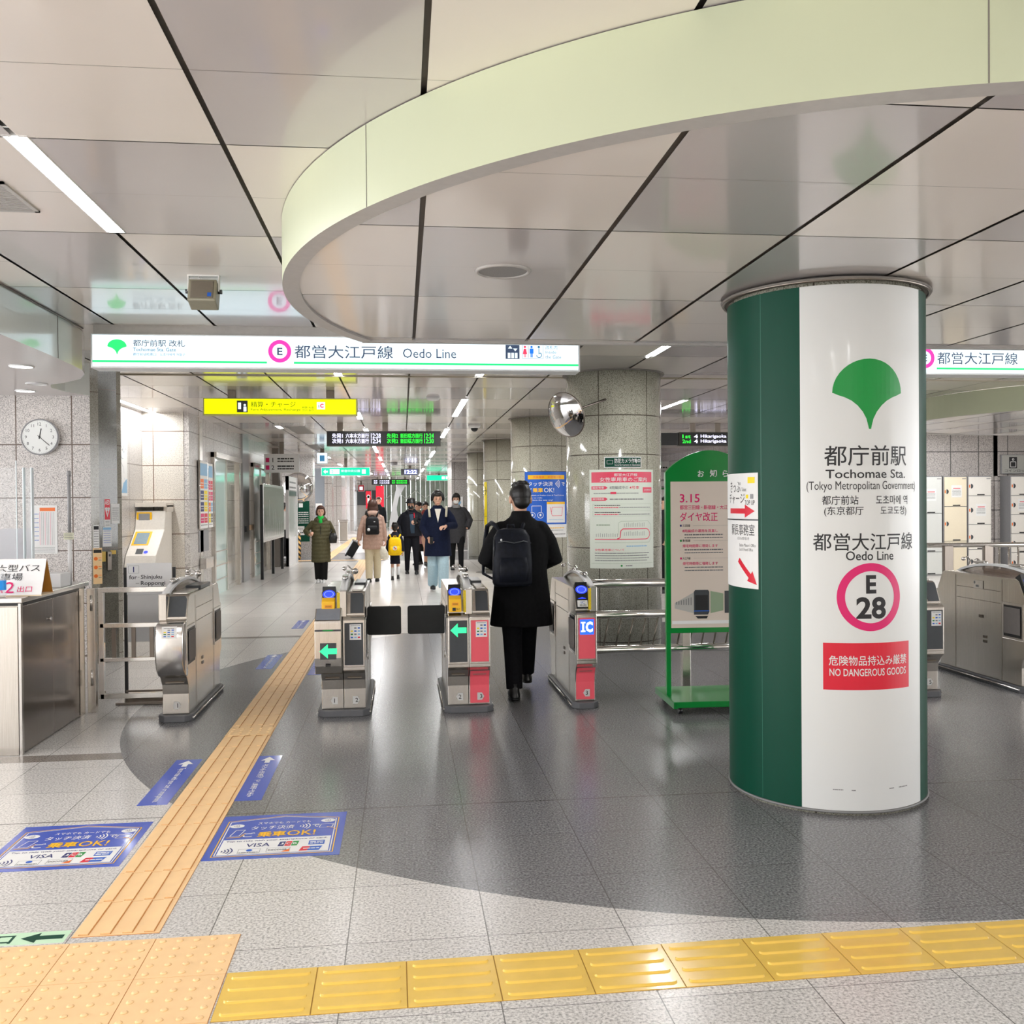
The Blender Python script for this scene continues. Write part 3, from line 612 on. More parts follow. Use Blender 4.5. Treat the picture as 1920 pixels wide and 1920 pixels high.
# LED departure boards
LEw = em('white LED', (225, 222, 255), 2.2); LEg = em('green LED', (40, 240, 60), 1.8)
def led(name, label, x0, x1, z0, z1, y, rows, hang, side=None):
    o, g, a, h, f0, f = sign_box(name, label, x0, x1, z0, z1, y, .14, M['black'], pl('dark brown casing', (58, 52, 42), .4), 'departure board', hang)
    for (t, u0, v0, u1, v1, m) in rows: g.tb(t, -a+u0*2*a, v0*h, -a+u1*2*a, v1*h, m, 1, .02)
    g.build('display', o, f)
R = []
for (v0, v1, k, t1, t2) in ((.53, .88, '先発', '12:28', '12:24'), (.14, .49, '次発', '12:34', '12:30')):
    R += [(k+'1', .04, v0, .135, v1, LEw), ('六本木方面行', .16, v0, .365, v1, LEw), (t1, .385, v0, .47, v1, LEw), (k+'2', .525, v0, .625, v1, LEg), ('飯田橋方面行', .645, v0, .845, v1, LEg), (t2, .86, v0, .945, v1, LEg)]
led('departure_board', 'hanging LED departure board with white and green rows over the concourse', -1.285, .66, 2.60, 2.835, 16.7, R, (-.76, .02, .78))
R = [('1st', .03, .55, .13, .85, LEg), ('4', .17, .55, .215, .85, LEw), ('Hikarigaoka', .25, .52, .56, .85, LEw), ('12:27', .62, .55, .78, .85, LEg), ('2nd', .03, .15, .13, .45, LEg), ('4', .17, .15, .215, .45, LEw), ('Hikarigaoka', .25, .12, .56, .45, LEw), ('12:34', .62, .15, .78, .45, LEg)]
led('departure_board', 'hanging LED departure board in English between the poster column and the near column', 5.0, 6.55, 2.60, 2.82, 16.7, R, (-.52, -.05, .4))
mb = MB(); mb.box(4.3, 16.72, 2.60, 4.985, 16.86, 2.82, .004); ob = mb.build('display_cabinet', M['black'], None); tag(ob, 'unlit black cabinet butting the left end of the English departure board', 'cabinet')
R = []
for v0, v1 in ((.55, .85), (.15, .45)): R += [('先発', .05, v0, .15, v1, LEw), ('六本木方面', .2, v0, .47, v1, LEw), ('先発', .54, v0, .63, v1, LEg), ('飯田橋方面', .66, v0, .95, v1, LEg)]
led('departure_board', 'small distant departure board hanging before the far glass wall', -1.65, .35, 2.62, 2.9, 52, R, (-.7, .02, .8))
o, g, a, h, f0, f = sign_box('digital_clock', 'hanging digital clock reading 12:22 in the middle of the concourse', -.05, .62, 2.66, 2.88, 36, .2, M['dgrey'], 'grey2', 'clock', (0,))
g.rect(-a+.12, .02, a-.06, h-.02, em('clock back light', (120, 130, 200), .7), 1); g.tb('12:22', -a+.14, .04, a-.08, h-.04, em('clock digits', (255, 255, 255), 3), 2, .02); g.build('display', o, f)
LT1 = em('lit teal acrylic', (20, 215, 165), 1.1)
for (x0, x1, z0, z1, y, lab, seed) in ((-2.5, -1.02, 2.47, 2.71, 30, 'lit teal overhead sign with white left arrow', 3), (1.15, 2.3, 2.66, 2.9, 45, 'lit teal overhead sign partly behind the far columns', 5)):
    o, g, a, h, f0, f = sign_box('guide_sign', lab, x0, x1, z0, z1, y, .14, LT1, 'white', 'sign', (0,))
    if seed == 3:
        g.poly(arrow_pts(-a+.12, h/2, .14, .14, .07), LW, 1); g.rect(-a+.25, .04, -a+.55, h-.04, LW, 1); g.tb('2', -a+.3, .07, -a+.36, h-.08, LT1, 2); g.tb('新宿中央公園', -a+.6, .1, a-.3, h-.06, LW, 1, .02); g.rect(a-.24, .05, a-.12, h-.05, LW, 1)
    else: g.rect(a-.45, .05, a-.3, h-.05, LW, 1); g.rect(a-.26, .05, a-.12, h-.05, LW, 1)
    g.build('lit_face', o, f)
o, g, a, h, f0, f = sign_box('lift_sign', 'small lit pictogram sign hanging left of the concourse lamps', -2.15, -1.9, 2.62, 2.88, 24.5, .12, LW, 'white', 'sign', (0,)); g.rect(-.06, .05, .06, .2, LC, 1); g.build('lit_face', o, f)
o, g, a, h, f0, f = sign_box('red_sign', 'small red hanging sign above a white notice far down the concourse', -2.75, -2.4, 2.35, 2.75, 60, .1, pl('red sign face', (250, 90, 100), .5), 'white', 'sign', (0,)); g.rect(-.1, .1, .1, .3, LW, 1); g.build('lit_face', o, f)
# box loudspeaker
o = thing('projector_speaker', 'beige box loudspeaker hung by a bracket from the ceiling at the left', 'speaker', (-1.21, 6.05, H1))
mb = MB(); mb.box(-.095, -.02, -.008, .095, .02, 0)
for s_ in (-1, 1): mb.box(s_*.092-.004, -.015, -.10, s_*.092+.004, .015, 0)
mb.tube([(-.03, 0, -.008), (-.02, -.01, -.03), (.0, 0, -.05)], .004, 6); mb.build('bracket', M['white'], o)
tf = lambda v: Vector((v.x, v.y*math.cos(-.35)-v.z*math.sin(-.35), v.y*math.sin(-.35)+v.z*math.cos(-.35)-.12))
mb = MB(); mb.box(-.085, -.06, -.075, .085, .06, .075, .008, tf); mb.build('cabinet', pl('beige grey plastic', (150, 146, 128), .4), o)
mb = MB(); mb.box(-.068, -.066, -.06, .068, -.058, .06, .004, tf); mb.mi = 1; mb.box(.035, -.069, -.05, .058, -.066, -.025, 0, tf); mb.build('baffle', [pl('brown grey grille', (118, 110, 98), .6), M['blue']], o)
for s_ in (-1, 1): mb = MB(); mb.tube([(s_*.085, 0, -.1), (s_*.11, 0, -.1)], .014, 10); mb.build('knob', M['dgrey'], o)
# ================================================================ ticket gates
GL = em('lit green arrow', (60, 250, 150), 1.3); RB = em('blue reader light', (50, 70, 255), 1.3); RB2 = em('pale blue reader light', (120, 140, 255), 1.3); ICB = em('lit blue IC panel', (50, 110, 255), 1.1); ICW = em('lit white IC letters', (255, 255, 255), 1.4)
SideG = pl('smoked side glass', (150, 128, 112), .06, 0, .6, .4, var=.05, alpha=.55)
def prof_body(L):
    return [(.09, .052), (.09, .2), (.078, .27), (.035, .325), (0, .352), (0, .725), (.012, .74), (.05, .752), (.05, .765), (.125, .905), (.16, .92), (L-.16, .92), (L-.125, .905), (L-.05, .765), (L-.05, .752), (L-.012, .74), (L, .725), (L, .352), (L-.035, .325), (L-.078, .27), (L-.09, .2), (L-.09, .052)]
def num_tag(g, u, v, t, left=True):
    w_, h = .052, .056; a = w_*.32
    p = [(u-w_/2, v), (u-w_/2+a, v+h/2), (u+w_/2, v+h/2), (u+w_/2, v-h/2), (u-w_/2+a, v-h/2)]
    if not left: p = [(2*u-x, y) for x, y in p][::-1]
    g.poly(p, pl('tag grey', (206, 206, 204), .4, var=0) if 'tagm' not in M else M['tagm'], 1); g.tc(t, u+.003, v, .032, 'ink', 2, .01)
M['tagm'] = pl('number tag', (208, 208, 206), .4, var=0)
def sticker(g, u, v, w_=.085, h=.115):
    g.rect(u-w_/2, v-h/2, u+w_/2, v+h/2, 'paper', 2); g.dashes(u-w_*.4, v+h*.42, u+w_*.4, .004, 'inkg', 3, 1)
    cols = ['leaf', 'inkg', 'blue', 'yellow', 'blue', 'lblue', 'green', 'inkg', 'lblue', 'blue', 'lblue', 'red']; k = 0
    for r_ in range(4):
        for c in range(3):
            if r_ == 0 and c == 0: k += 1; continue
            uu = u-w_*.3+c*w_*.3; vv = v+h*.26-r_*h*.2; g.rect(uu-w_*.1, vv-h*.045, uu+w_*.1, vv+h*.045, cols[k % 12], 3); k += 1
def gate(label, x0, x1, halves, L=1.35, y=7.06, flaps=(), openings=(), arrow_box=None, bulge=False, fin=None):
    """halves: list of dict(x0,x1,panel,head,num,low) in metres from the gate centre"""
    cx = (x0+x1)/2; W = x1-x0
    o = thing('ticket_gate', label, 'ticket gate', (cx, y, 0), 0)
    mb = MB(); e = .028
    mb.prism([(-W/2-e, .09), (-W/2-e+.05, .035), (W/2+e-.05, .035), (W/2+e, .09), (W/2+e, L-.09), (W/2+e-.05, L-.035), (-W/2-e+.05, L-.035), (-W/2-e, L-.09)], 'z', 0, .05); mb.build('plinth', M['rubber'], o, bevel=.006)
    for hf in halves:
        a, b = hf['x0'], hf['x1']; m = (a+b)/2; w_ = b-a
        mb = MB(); mb.prism(prof_body(L), 'x', a+.002, b-.002); c = mb.build('cabinet', M['steel'], o, bevel=.003)
        # frame lines of the door panel and the foot
        mb = MB()
        for z in (.352, .378, .722): mb.box(a+.004, -.0035, z-.0015, b-.004, .002, z+.0015)
        mb.box(a+.03, .055, .285, b-.03, .066, .29); mb.build('seam', M['dsteel'], c)
        pm = {'dark': 'dgrey', 'pink': 'pinkp'}.get(hf.get('panel', ''), None)
        g = G(); f = plane_fn((0, -.0025, 0)); g.L = .001
        if pm:
            g.rect(a+.014, .392, b-.014, .702, pm, 1)
        if hf.get('arrow'): g.poly(arrow_pts(m, .63, .12, .105, .055), GL, 3)
        if hf.get('ic'): g.rect(m-.054, .575, m+.054, .69, ICB, 2); g.tb('C', m-.010, .592, m+.045, .674, ICW, 3, .05); [g.rect(m+q_[0], q_[1], m+q_[2], q_[3], ICW, 3) for q_ in ((-.036, .595, -.022, .672), (-.046, .595, -.012, .606), (-.046, .661, -.012, .672))]
        if hf.get('stick'): sticker(g, m+.012, .635)
        if hf.get('sticktop'): sticker(g, m+.01, .672, .1, .075)
        if g.v: g.build('front_panel', c, f)
        if hf.get('low') == 'pink':
            mb = MB(); P = [(.089, .066), (.089, .2), (.077, .268), (.046, .315)]; P2 = [(q[0]-.005, q[1]) for q in P]; mb.prism(P+P2[::-1], 'x', a+.01, b-.006); mb.build('foot_panel', M['pinkp'], c)
        g = G(); num_tag(g, m+.01, .115, hf['num'], hf.get('tagl', True)); g.build('number_tag', c, plane_fn((0, .083 if hf.get('low') else .088, 0)))
        # head
        sl = plane_fn((0, .05, .765), (1, 0, 0), Vector((0, .075, .14)).normalized()); hl = .159
        ha, hb = a+(.055 if hf.get('finside') == 'l' else .012), b-(.055 if hf.get('finside') == 'r' else .012)
        hd = hf['head']
        if hd == 'dark':
            mb = MB(); n = Vector((0, -.88, .47)); q = [sl(ha, .004, .001), sl(hb, .004, .001), sl(hb, hl-.02, .012), sl(hb-.012, hl, .014), sl(ha, hl, .014)]
            mb.face(q); back = [p+Vector((0, .03, -.005)) for p in q]; mb.face(back[::-1])
            for k in range(len(q)): mb.face([q[k], q[(k+1) % len(q)], back[(k+1) % len(q)], back[k]])
            mb.build('blank_screen', M['dgrey'], c)
            mb = MB(); mb.box(ha+.01, .17, .921, hb-.01, .55, .935, .004); mb.mi = 1; mb.box(ha+.004, .6, .921, hb-.004, .98, .95, .004); mb.build('top_cover', [M['steelv'], M['dgrey']], c)
        else:
            mb = MB(); q = [sl(ha, .0, .012), sl(hb, .0, .012), sl(hb, hl+.05, .03), sl(ha, hl+.05, .03)]; back = [p+Vector((0, .06, -.03)) for p in q]
            mb.face(q); mb.face(back[::-1])
            for k in range(4): mb.face([q[k], q[(k+1) % 4], back[(k+1) % 4], back[k]])
            mb.build('reader_housing', M['black'], c)
            g = G(); g.L = .001; f = lambda u, v, h_: sl(u, v, .012+.018*v/(hl+.05)+h_+.0006); mm = (ha+hb)/2
            g.disc(mm, hl*.93, .046, RB, 1, 32, .72); g.ring(mm, hl*.93, .03, .036, RB2, 2, 32, sy=.72); g.rect(mm-.03, hl*.93+.012, mm+.03, hl*.93-.012, RB2, 2) if False else None
            if hd == 'ic': g.rect(ha+.006, .01, hb-.006, .062, 'paper', 1); g.tb('IC', mm-.012, .034, mm+.02, .056, 'blue', 2); g.tb('専用', mm-.025, .014, mm+.028, .03, 'ink', 2); g.poly([(mm-.035, .075), (mm+.035, .075), (mm, .088)], RB, 2)
            g.build('reader_face', c, f)
            if hd == 'ticket':
                ym = M['slot'] if 'slot' in M else M.setdefault('slot', pl('orange yellow slot block', (255, 196, 20), .35, var=0))
                mb = MB(); mb.prism([(.0, .765), (.02, .862), (.07, .888), (.08, .80), (.06, .765)], 'x', ha, hb); c2 = mb.build('ticket_slot', ym, c, bevel=.006)
                g = G(); g.L = .001; f = plane_fn((0, -.001, .765), (1, 0, 0), Vector((0, .02, .097)).normalized())
                g.line([(ha+.025, .07), (hb-.025, .07), (hb-.025, .052), (ha+.025, .052), (ha+.025, .07)], .003, 'orange', 1); g.rect(ha+.028, .056, hb-.028, .066, M.setdefault('slotd', pl('slot mouth', (190, 130, 10), .4, var=0)), 1)
                g.rect(ha+.025, .01, ha+.05, .034, 'ink', 1); g.tb('挿入口', ha+.056, .014, hb-.015, .032, 'ink', 1); g.build('slot_print', c2, f)
    # centre fin with its hood
    fx = fin if fin is not None else 0
    mb = MB(); mb.box(fx-.028, .035, .745, fx+.028, .14, .935, .004); mb.build('fin_post', M['steel'], o)
    if any(h_['head'] != 'dark' for h_ in halves):
        s_ = -1 if halves[0]['head'] != 'dark' else 1
        mb = MB(); mb.box(fx+s_*.03-.010, .026, .76, fx+s_*.03+.010, .036, .925); mb.build('yellow_strip', pl('yellow notice strip', (226, 196, 30), .5, var=.15, scale=120), o)
    n = 16; arc = []
    for k in range(n+1): t = k/n; arc.append((.09+(L-.18)*t, .915+.095*math.sin(PI*t)**.7))
    inn = [(q[0], q[1]-.02) for q in arc]
    mb = MB(); mb.prism(arc+inn[::-1], 'x', fx-.026, fx+.026, True); mb.build('hood', M['white'], o)
    mb = MB(); mb.prism([(q[0], q[1]-.018) for q in arc[1:-1]]+[(arc[-2][0], .9), (arc[1][0], .9)], 'x', fx-.012, fx+.012); mb.build('side_glass', SideG, o)
    for yy in (.42, L-.42): mb = MB(); mb.loft([(fx, yy, 1.0, .024, .1, .5), (fx, yy, 1.024, .022, .075, .5)], 20); mb.build('sensor_cap', M['steelv'], o)
    mb = MB(); mb.tube([(fx+.01, L-.2, .95), (fx+.03, L-.22, 1.01), (fx-.02, L-.26, 1.055), (fx-.045, L-.24, 1.03)], .007, 8); mb.ell((fx-.05, L-.24, 1.03), (.02, .02, .018)); mb.ell((fx+.045, L-.3, 1.01), (.026, .02, .026)); mb.build('sensor_arm', M['steelv'], o)
    for sx, yo, zo, fl in openings:
        s_ = 1 if sx > 0 else -1; X = s_*W/2
        mb = MB(); mb.box(X-.002, yo, zo, X+s_*.006, yo+.27, zo+.30, .002); c = mb.build('flap_opening', M['steelv'], o)
        mb = MB(); mb.box(X+s_*.0065-.001, yo+.02, zo+.02, X+s_*.0065+.001, yo+.25, zo+.28); mb.build('recess', M['black'], c)
        if fl: mb = MB(); mb.box(min(X+s_*.009, X+s_*.016), yo+.03, zo+.045, max(X+s_*.009, X+s_*.016), yo+.235, zo+.262, .002); mb.build('folded_flap', pl('grey rubber flap', (120, 114, 110), .6), c)
    for s_ in flaps:
        X = s_*W/2; mb = MB(); a, b = (X, X+.265) if s_ > 0 else (X-.295, X)
        r_ = .018; P = []
        for (u, v, t0) in ((b-r_, .775-r_, 0), (a+r_, .775-r_, 90), (a+r_, .552+r_, 180), (b-r_, .552+r_, 270)):
            for k in range(5): t = math.radians(t0+k*22.5); P.append((u+r_*math.cos(t), v+r_*math.sin(t)))
        mb.prism(P, 'y', .42, .44); mb.build('barrier_flap', pl('black barrier flap', (20, 24, 24), .55, var=.2, scale=14), o, bevel=.003)
    # long side seams and marks
    for s_ in (-1, 1):
        X = s_*W/2; mb = MB()
        for z in (.70, .80): mb.box(min(X, X+s_*.0015), .36, z-.0015, max(X, X+s_*.0015), L-.36, z+.0015)
        for yy in (.34, L-.34): mb.box(min(X, X+s_*.0015), yy, .06, max(X, X+s_*.0015), yy+.003, .9)
        for z in (.34, .38): mb.box(min(X, X+s_*.003), .55, z, max(X, X+s_*.003), .6, z+.022)
        mb.build('side_seam', M['dsteel'], o)
    mb = MB()
    for s_ in (-1, 1): mb.tube([(s_*(W/2+.03), .08, .028), (s_*(W/2+.03), L-.08, .028)], .007, 6)
    mb.build('plinth_strip', M['steelv'], o)
    if arrow_box:
        a, b = arrow_box; mb = MB(); P = [(0, .33), (-.045, .345), (-.08, .4), (-.09, .46), (-.088, .715), (-.084, .73), (.02, .81), (.06, .80), (.06, .33)]
        mb.prism(P, 'x', a, b); c = mb.build('arrow_cabinet', M['steel'], o, bevel=.003)
        g = G(); g.L = .001; f = plane_fn((0, -.0905, 0)); m = (a+b)/2
        g.rect(m-.056, .452, m+.06, .57, 'dgrey', 1); g.poly(arrow_pts(m+.002, .511, .125, .105, .06), GL, 2); g.rect(m-.018, .40, m+.018, .416, 'black', 1)
        g.rect(a+.002, .655, b-.002, .668, 'dgrey', 1); g.disc(m, .662, .04, M['leaf'], 2, 20, .12); g.build('arrow_panel', c, f)
        mb = MB(); n0 = [(-.078, .738), (.012, .808), (.012, .811), (-.078, .741)]; mb.prism(n0, 'x', a+.01, b-.01); mb.build('blank_screen', pl('slate grey screen', (130, 134, 142), .35), c)
    if bulge:
        a, b = -W/2-.002, W/2+.002; mb = MB(); P = [(.02, .34), (-.03, .352), (-.075, .40), (-.10, .47), (-.105, .56), (-.10, .64), (-.085, .70), (-.06, .73), (0, .74), (.06, .74), (.06, .34)]
        mb.prism(P, 'x', a, b, False); c = mb.build('rounded_cover', M['steelv'], o, bevel=.01)
        for q in c.data.polygons: q.use_smooth = True
        g = G(); g.L = .001; u_ = [(-.055, 0)]; g.rect(-.05, .0, .055, .085, 'paper', 1); sticker(g, 0, .04, .09, .075); g.build('sticker', c, plane_fn((0, -.103, .632), (1, 0, 0), Vector((0, .022, .1)).normalized()))
    return o
gate('stainless ticket gate beside the counter, lone unit with a rounded front marked 1', -1.757, -1.566, [dict(x0=-.0955, x1=.0955, panel='', head='dark', num='1', finside='l', tagl=False)], openings=((1, .02, .40, 1), (1, 1.02, .42, 1)), bulge=True, fin=-.075)
gate('ticket gate marked 1 and 2 with green arrow cabinet, left of the black flaps', -.612, -.285, [dict(x0=-.1635, x1=0, head='ticket', num='1', finside='r'), dict(x0=0, x1=.1635, panel='dark', stick=1, head='dark', num='2', finside='l', tagl=False)],
     flaps=(1,), openings=((1, .02, .42, 0), (1, 1.02, .42, 0)), arrow_box=(-.195, -.005))
gate('ticket gate marked 2 and 3, half grey with green arrow and half pink', .325, .645, [dict(x0=-.16, x1=0, panel='dark', arrow=1, head='ticket', num='2', finside='r'), dict(x0=0, x1=.16, panel='pink', low='pink', stick=1, head='dark', num='3', finside='l', tagl=False)],
     flaps=(-1,), openings=((-1, .02, .42, 0), (-1, 1.02, .42, 0)))
gate('narrow ticket gate with pink front and lit IC panel, marked 3, beside the railing', 1.30, 1.458, [dict(x0=-.079, x1=.079, panel='pink', low='pink', ic=1, head='ic', num='3', finside='r')], openings=((-1, .02, .42, 1), (-1, 1.02, .42, 1)), fin=.06)
gate('ticket gate marked 5 showing past the right edge of the near column', 3.94, 4.26, [dict(x0=-.16, x1=0, panel='pink', low='pink', ic=1, head='ic', num='4', finside='r'), dict(x0=0, x1=.16, panel='dark', stick=1, head='dark', num='5', finside='l', tagl=False)])
o = gate('stainless ticket gate at the right edge of the picture, seen from its long left side', 4.98, 5.36, [dict(x0=-.19, x1=0, panel='dark', head='ticket', num='5', finside='r'), dict(x0=0, x1=.19, panel='pink', low='pink', stick=1, head='dark', num='6', finside='l', tagl=False)], openings=((-1, .06, .42, 1),))
g = G(); g.rect(-.74, .80, -.60, .87, M['steelv'], 1); g.rect(-.70, .812, -.66, .83, 'inkg', 2); g.disc(-.72, .85, .012, 'inkg', 2); g.rect(-.66, .55, -.6, .575, 'dsteel', 1); g.build('side_sticker', o, plane_fn((-.1915, 0, 0), (0, -1, 0), (0, 0, 1), (-1, 0, 0)))
# ================================================================ counter by the gates
ctr = thing('service_counter', 'stainless steel gate office counter in front of the granite wall', 'counter', (-2.41, 6.31, 0))
mb = MB(); mb.box(-2.3, .02, 0, -.02, 1.24, .965); mb.build('cabinet_body', M['steel'], ctr)
mb = MB(); mb.box(-2.3, -.02, .97, .015, 1.27, 1.003, .004); mb.build('counter_top', M['steelv'], ctr)
mb = MB(); mb.box(-2.3, .004, .95, -.01, .02, .968); mb.box(-.02, .03, .95, -.004, 1.24, .968); mb.build('shadow_gap', M['black'], ctr)
mb = MB(); mb.box(-2.3, .0, 0, -.02, .02, .945, .003); mb.build('front_panel', M['steel'], ctr)
for k, (a, b) in enumerate(((.035, .56), (.565, 1.08))):
    mb = MB(); mb.box(-.02, a, .01, -.004, b, .945, .002); c = mb.build('door', steel('brown brushed steel door', (150, 142, 136), .22), ctr)
    if k == 0: mb = MB(); mb.tube([(-.005, .5, .81), (.012, .5, .81)], .012, 12); mb.build('knob', M['steelv'], c)
mb = MB(); mb.box(-.016, .0, 0, 0, .03, .965); mb.build('corner_post', M['steelv'], ctr)
mb = MB(); mb.box(-.02, 1.09, 0, .0, 1.2, .965); mb.build('end_panel', M['steel'], ctr)
# railing gate between counter and first ticket gate
rg = thing('swing_gate', 'stainless swing gate of square bars between the counter and the first ticket gate', 'railing', (-2.37, 7.56, 0))
mb = MB(); mb.box(-.03, -.03, 0, .03, .03, .95, .003); mb.build('post', M['steel'], rg)
for z in (.21, .78): mb = MB(); mb.tube([(.005, -.035, z), (.005, -.035, z+.12)], .009, 8); mb.build('hinge', M['steelv'], rg)
mb = MB(); mb.box(.05, -.02, .10, .09, .02, .955, .003); mb.box(.05, -.025, .915, .56, .025, .955, .003); mb.box(.06, -.02, .645, .56, .02, .68, .003); mb.box(.06, -.02, .385, .56, .02, .415, .003); mb.box(.06, -.02, .10, .56, .02, .14, .003)
mb.build('frame', M['rail'], rg)
for x in (.16, .305, .44): mb = MB(); mb.box(x-.015, -.01, .415, x+.015, .01, .645); mb.build('baluster', M['dsteel'], rg)
# notice stand behind the swing gate
ns = thing('direction_board', 'white board reading for Shinjuku, Roppongi, Tsukijishijo on a black frame stand', 'sign', (-2.03, 7.95, 0))
mb = MB()
for x in (-.2, .18): mb.box(x-.012, -.01, .02, x+.012, .01, 1.08)
mb.build('upright', M['black'], ns); mb = MB(); mb.box(-.24, -.17, 0, .24, .17, .02, .003); mb.box(-.2, -.02, .02, .18, .02, .09); mb.build('foot', M['dsteel'], ns)
mb = MB(); mb.box(-.185, -.02, .86, .165, -.008, 1.115, .002); mb.box(-.18, -.018, .48, .165, -.008, .86, .002); mb.build('board', M['white'], ns)
g = G(); g.line([(-.17, 1.035), (-.09, 1.035), (-.09, 1.095), (-.17, 1.095), (-.17, 1.035)], .002, 'inkg', 1); g.tc('1', -.13, 1.065, .045, 'dblue', 1, .02)
g.tb('for', -.165, .985, -.105, 1.02, 'ink', 1, .02); g.tb('Shinjuku', -.075, .978, .09, 1.02, 'ink', 1, .015); g.tb('Roppongi', -.075, .928, .115, .97, 'ink', 1, .015); g.tb('Tsukijishijo', -.075, .88, .15, .92, 'ink', 1, .015)
g.rect(-.115, .95, -.088, .953, 'inkg', 1); g.rect(-.115, .903, -.088, .906, 'inkg', 1); g.rect(-.1, 1.0, -.085, 1.003, 'inkg', 1); g.build('lettering', ns, plane_fn((0, -.0205, 0)))
# things on the counter
CZ = 1.003
o = thing('tent_sign', 'white folded card sign pointing to exit A2 on the counter', 'sign', (-2.47, 6.51, CZ))
mb = MB(); mb.prism([(-.11, 0), (-.105, 0), (.0, .232), (-.004, .235)], 'x', -.36, .15); mb.build('front_sheet', M['white'], o)
mb = MB(); mb.prism([(.10, 0), (.105, 0), (.002, .235), (-.002, .232)], 'x', -.36, .15); mb.build('back_sheet', pl('brown card', (176, 120, 40), .6), o)
mb = MB(); mb.box(-.36, -.112, 0, .155, .108, .008); mb.build('base_card', pl('cream card', (226, 206, 176), .6), o)
g = G(); g.tb('新大型バス', -.22, .165, .12, .215, 'ink', 1); g.tb('駐車場', -.19, .105, .02, .155, 'ink', 1); g.tb('A2', -.17, .02, -.02, .095, 'mag', 1); g.tb('出口', .0, .025, .09, .065, 'mag', 1)
g.build('lettering', o, plane_fn((0, -.113, .004), (1, 0, 0), Vector((0, .107, .232)).normalized()))
o = thing('water_bottle', 'clear plastic bottle with blue label on the counter at the picture edge', 'bottle', (-2.535, 6.325, CZ))
mb = MB(); mb.loft([(0, 0, 0, .028, .028), (0, 0, .02, .032, .032), (0, 0, .13, .032, .032), (0, 0, .16, .02, .02), (0, 0, .175, .013, .013)], 20); mb.build('body', M['glass'], o)
mb = MB(); mb.loft([(0, 0, .05, .0328, .0328), (0, 0, .11, .0328, .0328)], 24, cap=False); mb.build('label_band', pl('bright blue label', (20, 150, 240), .3), o)
mb = MB(); mb.loft([(0, 0, .175, .015, .015), (0, 0, .19, .015, .015)], 16); mb.build('cap', M['white'], o)
o = thing('screen_frame', 'clear acrylic screen with slotted upright standing on the counter', 'screen', (-2.62, 7.0, CZ))
mb = MB(); mb.box(-.075, -.004, .0, -.07, .004, .9); mb.box(-.025, -.02, 0, -.018, .02, .85); mb.box(.03, -.02, 0, .037, .02, .85); mb.mi = 1; mb.box(-.018, -.002, .0, .03, .002, .85); mb.build('upright', [pl('frosted acrylic edge', (236, 246, 250), .2, 0, .5, .5, var=0), M['glass']], o)
mb = MB(); mb.box(-1.2, -.003, .12, -.08, .003, .85); mb.build('sheet', pl('clear screen', (240, 244, 246), .04, 0, .5, alpha=.13, var=0), o)
o = thing('pole', 'thin grey and white pole with a clipped label behind the acrylic screen', 'pole', (-2.46, 7.36, CZ))
mb = MB(); mb.tube([(0, 0, 0), (0, 0, .33)], .014, 12); mb.build('lower_tube', M['white'], o); mb = MB(); mb.tube([(0, 0, .33), (0, 0, .84)], .012, 12); mb.tube([(0, 0, .8), (0, 0, .84)], .014, 12); mb.build('upper_tube', M['grey2'], o)
mb = MB(); mb.box(-.035, -.02, .33, .035, -.016, .38); mb.mi = 1
for z in (.34, .355, .368): mb.box(-.03, -.021, z, .03, -.0195, z+.004)
mb.build('clip_label', [pl('cream label', (226, 226, 200), .5), M['inkg']], o)
tag((lambda mb: (mb.box(-.22, -.1, 0, .0, .1, .1, .004), mb.build('document_tray', M['white'], None, loc=(-2.41, 7.12, CZ)))[1])(MB()), 'white tray box with a dark slit on the counter', 'box')
o = thing('desk_box', 'green and yellow box with a grey lid standing behind the tent sign', 'box', (-2.72, 7.3, CZ))
mb = MB(); mb.box(-.085, -.06, 0, .05, .06, .09, .004); mb.build('lower_part', pl('olive green card', (120, 150, 84), .6), o); mb = MB(); mb.box(-.085, -.06, .09, .05, .06, .13, .003); mb.build('upper_part', pl('ochre card', (206, 166, 84), .6), o)
mb = MB(); mb.box(-.11, -.07, .13, .055, .07, .165, .004); mb.build('lid', M['dgrey'], o)
tag((lambda mb: (mb.box(-.1, -.13, 0, .1, .13, .004), mb.build('paper_sheet', M['lblue'], None, loc=(-2.53, 6.78, CZ)))[1])(MB()), 'pale blue printed sheet lying on the counter beside the tent sign', 'paper')
o = thing('desk_partition', 'frosted grey desk partition with rounded top corner behind the counter', 'partition', (-2.78, 7.15, CZ))
P = [(-.2, 0), (.13, 0), (.13, .42), (-.05, .42)]+[(-.05-.1*math.sin(math.radians(t)), .32+.1*math.cos(math.radians(t))) for t in (30, 60, 90)]; mb = MB(); mb.prism(P, 'y', -.004, .004); mb.build('panel', pl('frosted grey plastic', (206, 206, 212), .4, alpha=.85), o); mb = MB(); mb.box(-.2, -.04, 0, .13, .04, .012); mb.build('foot', M['grey2'], o)
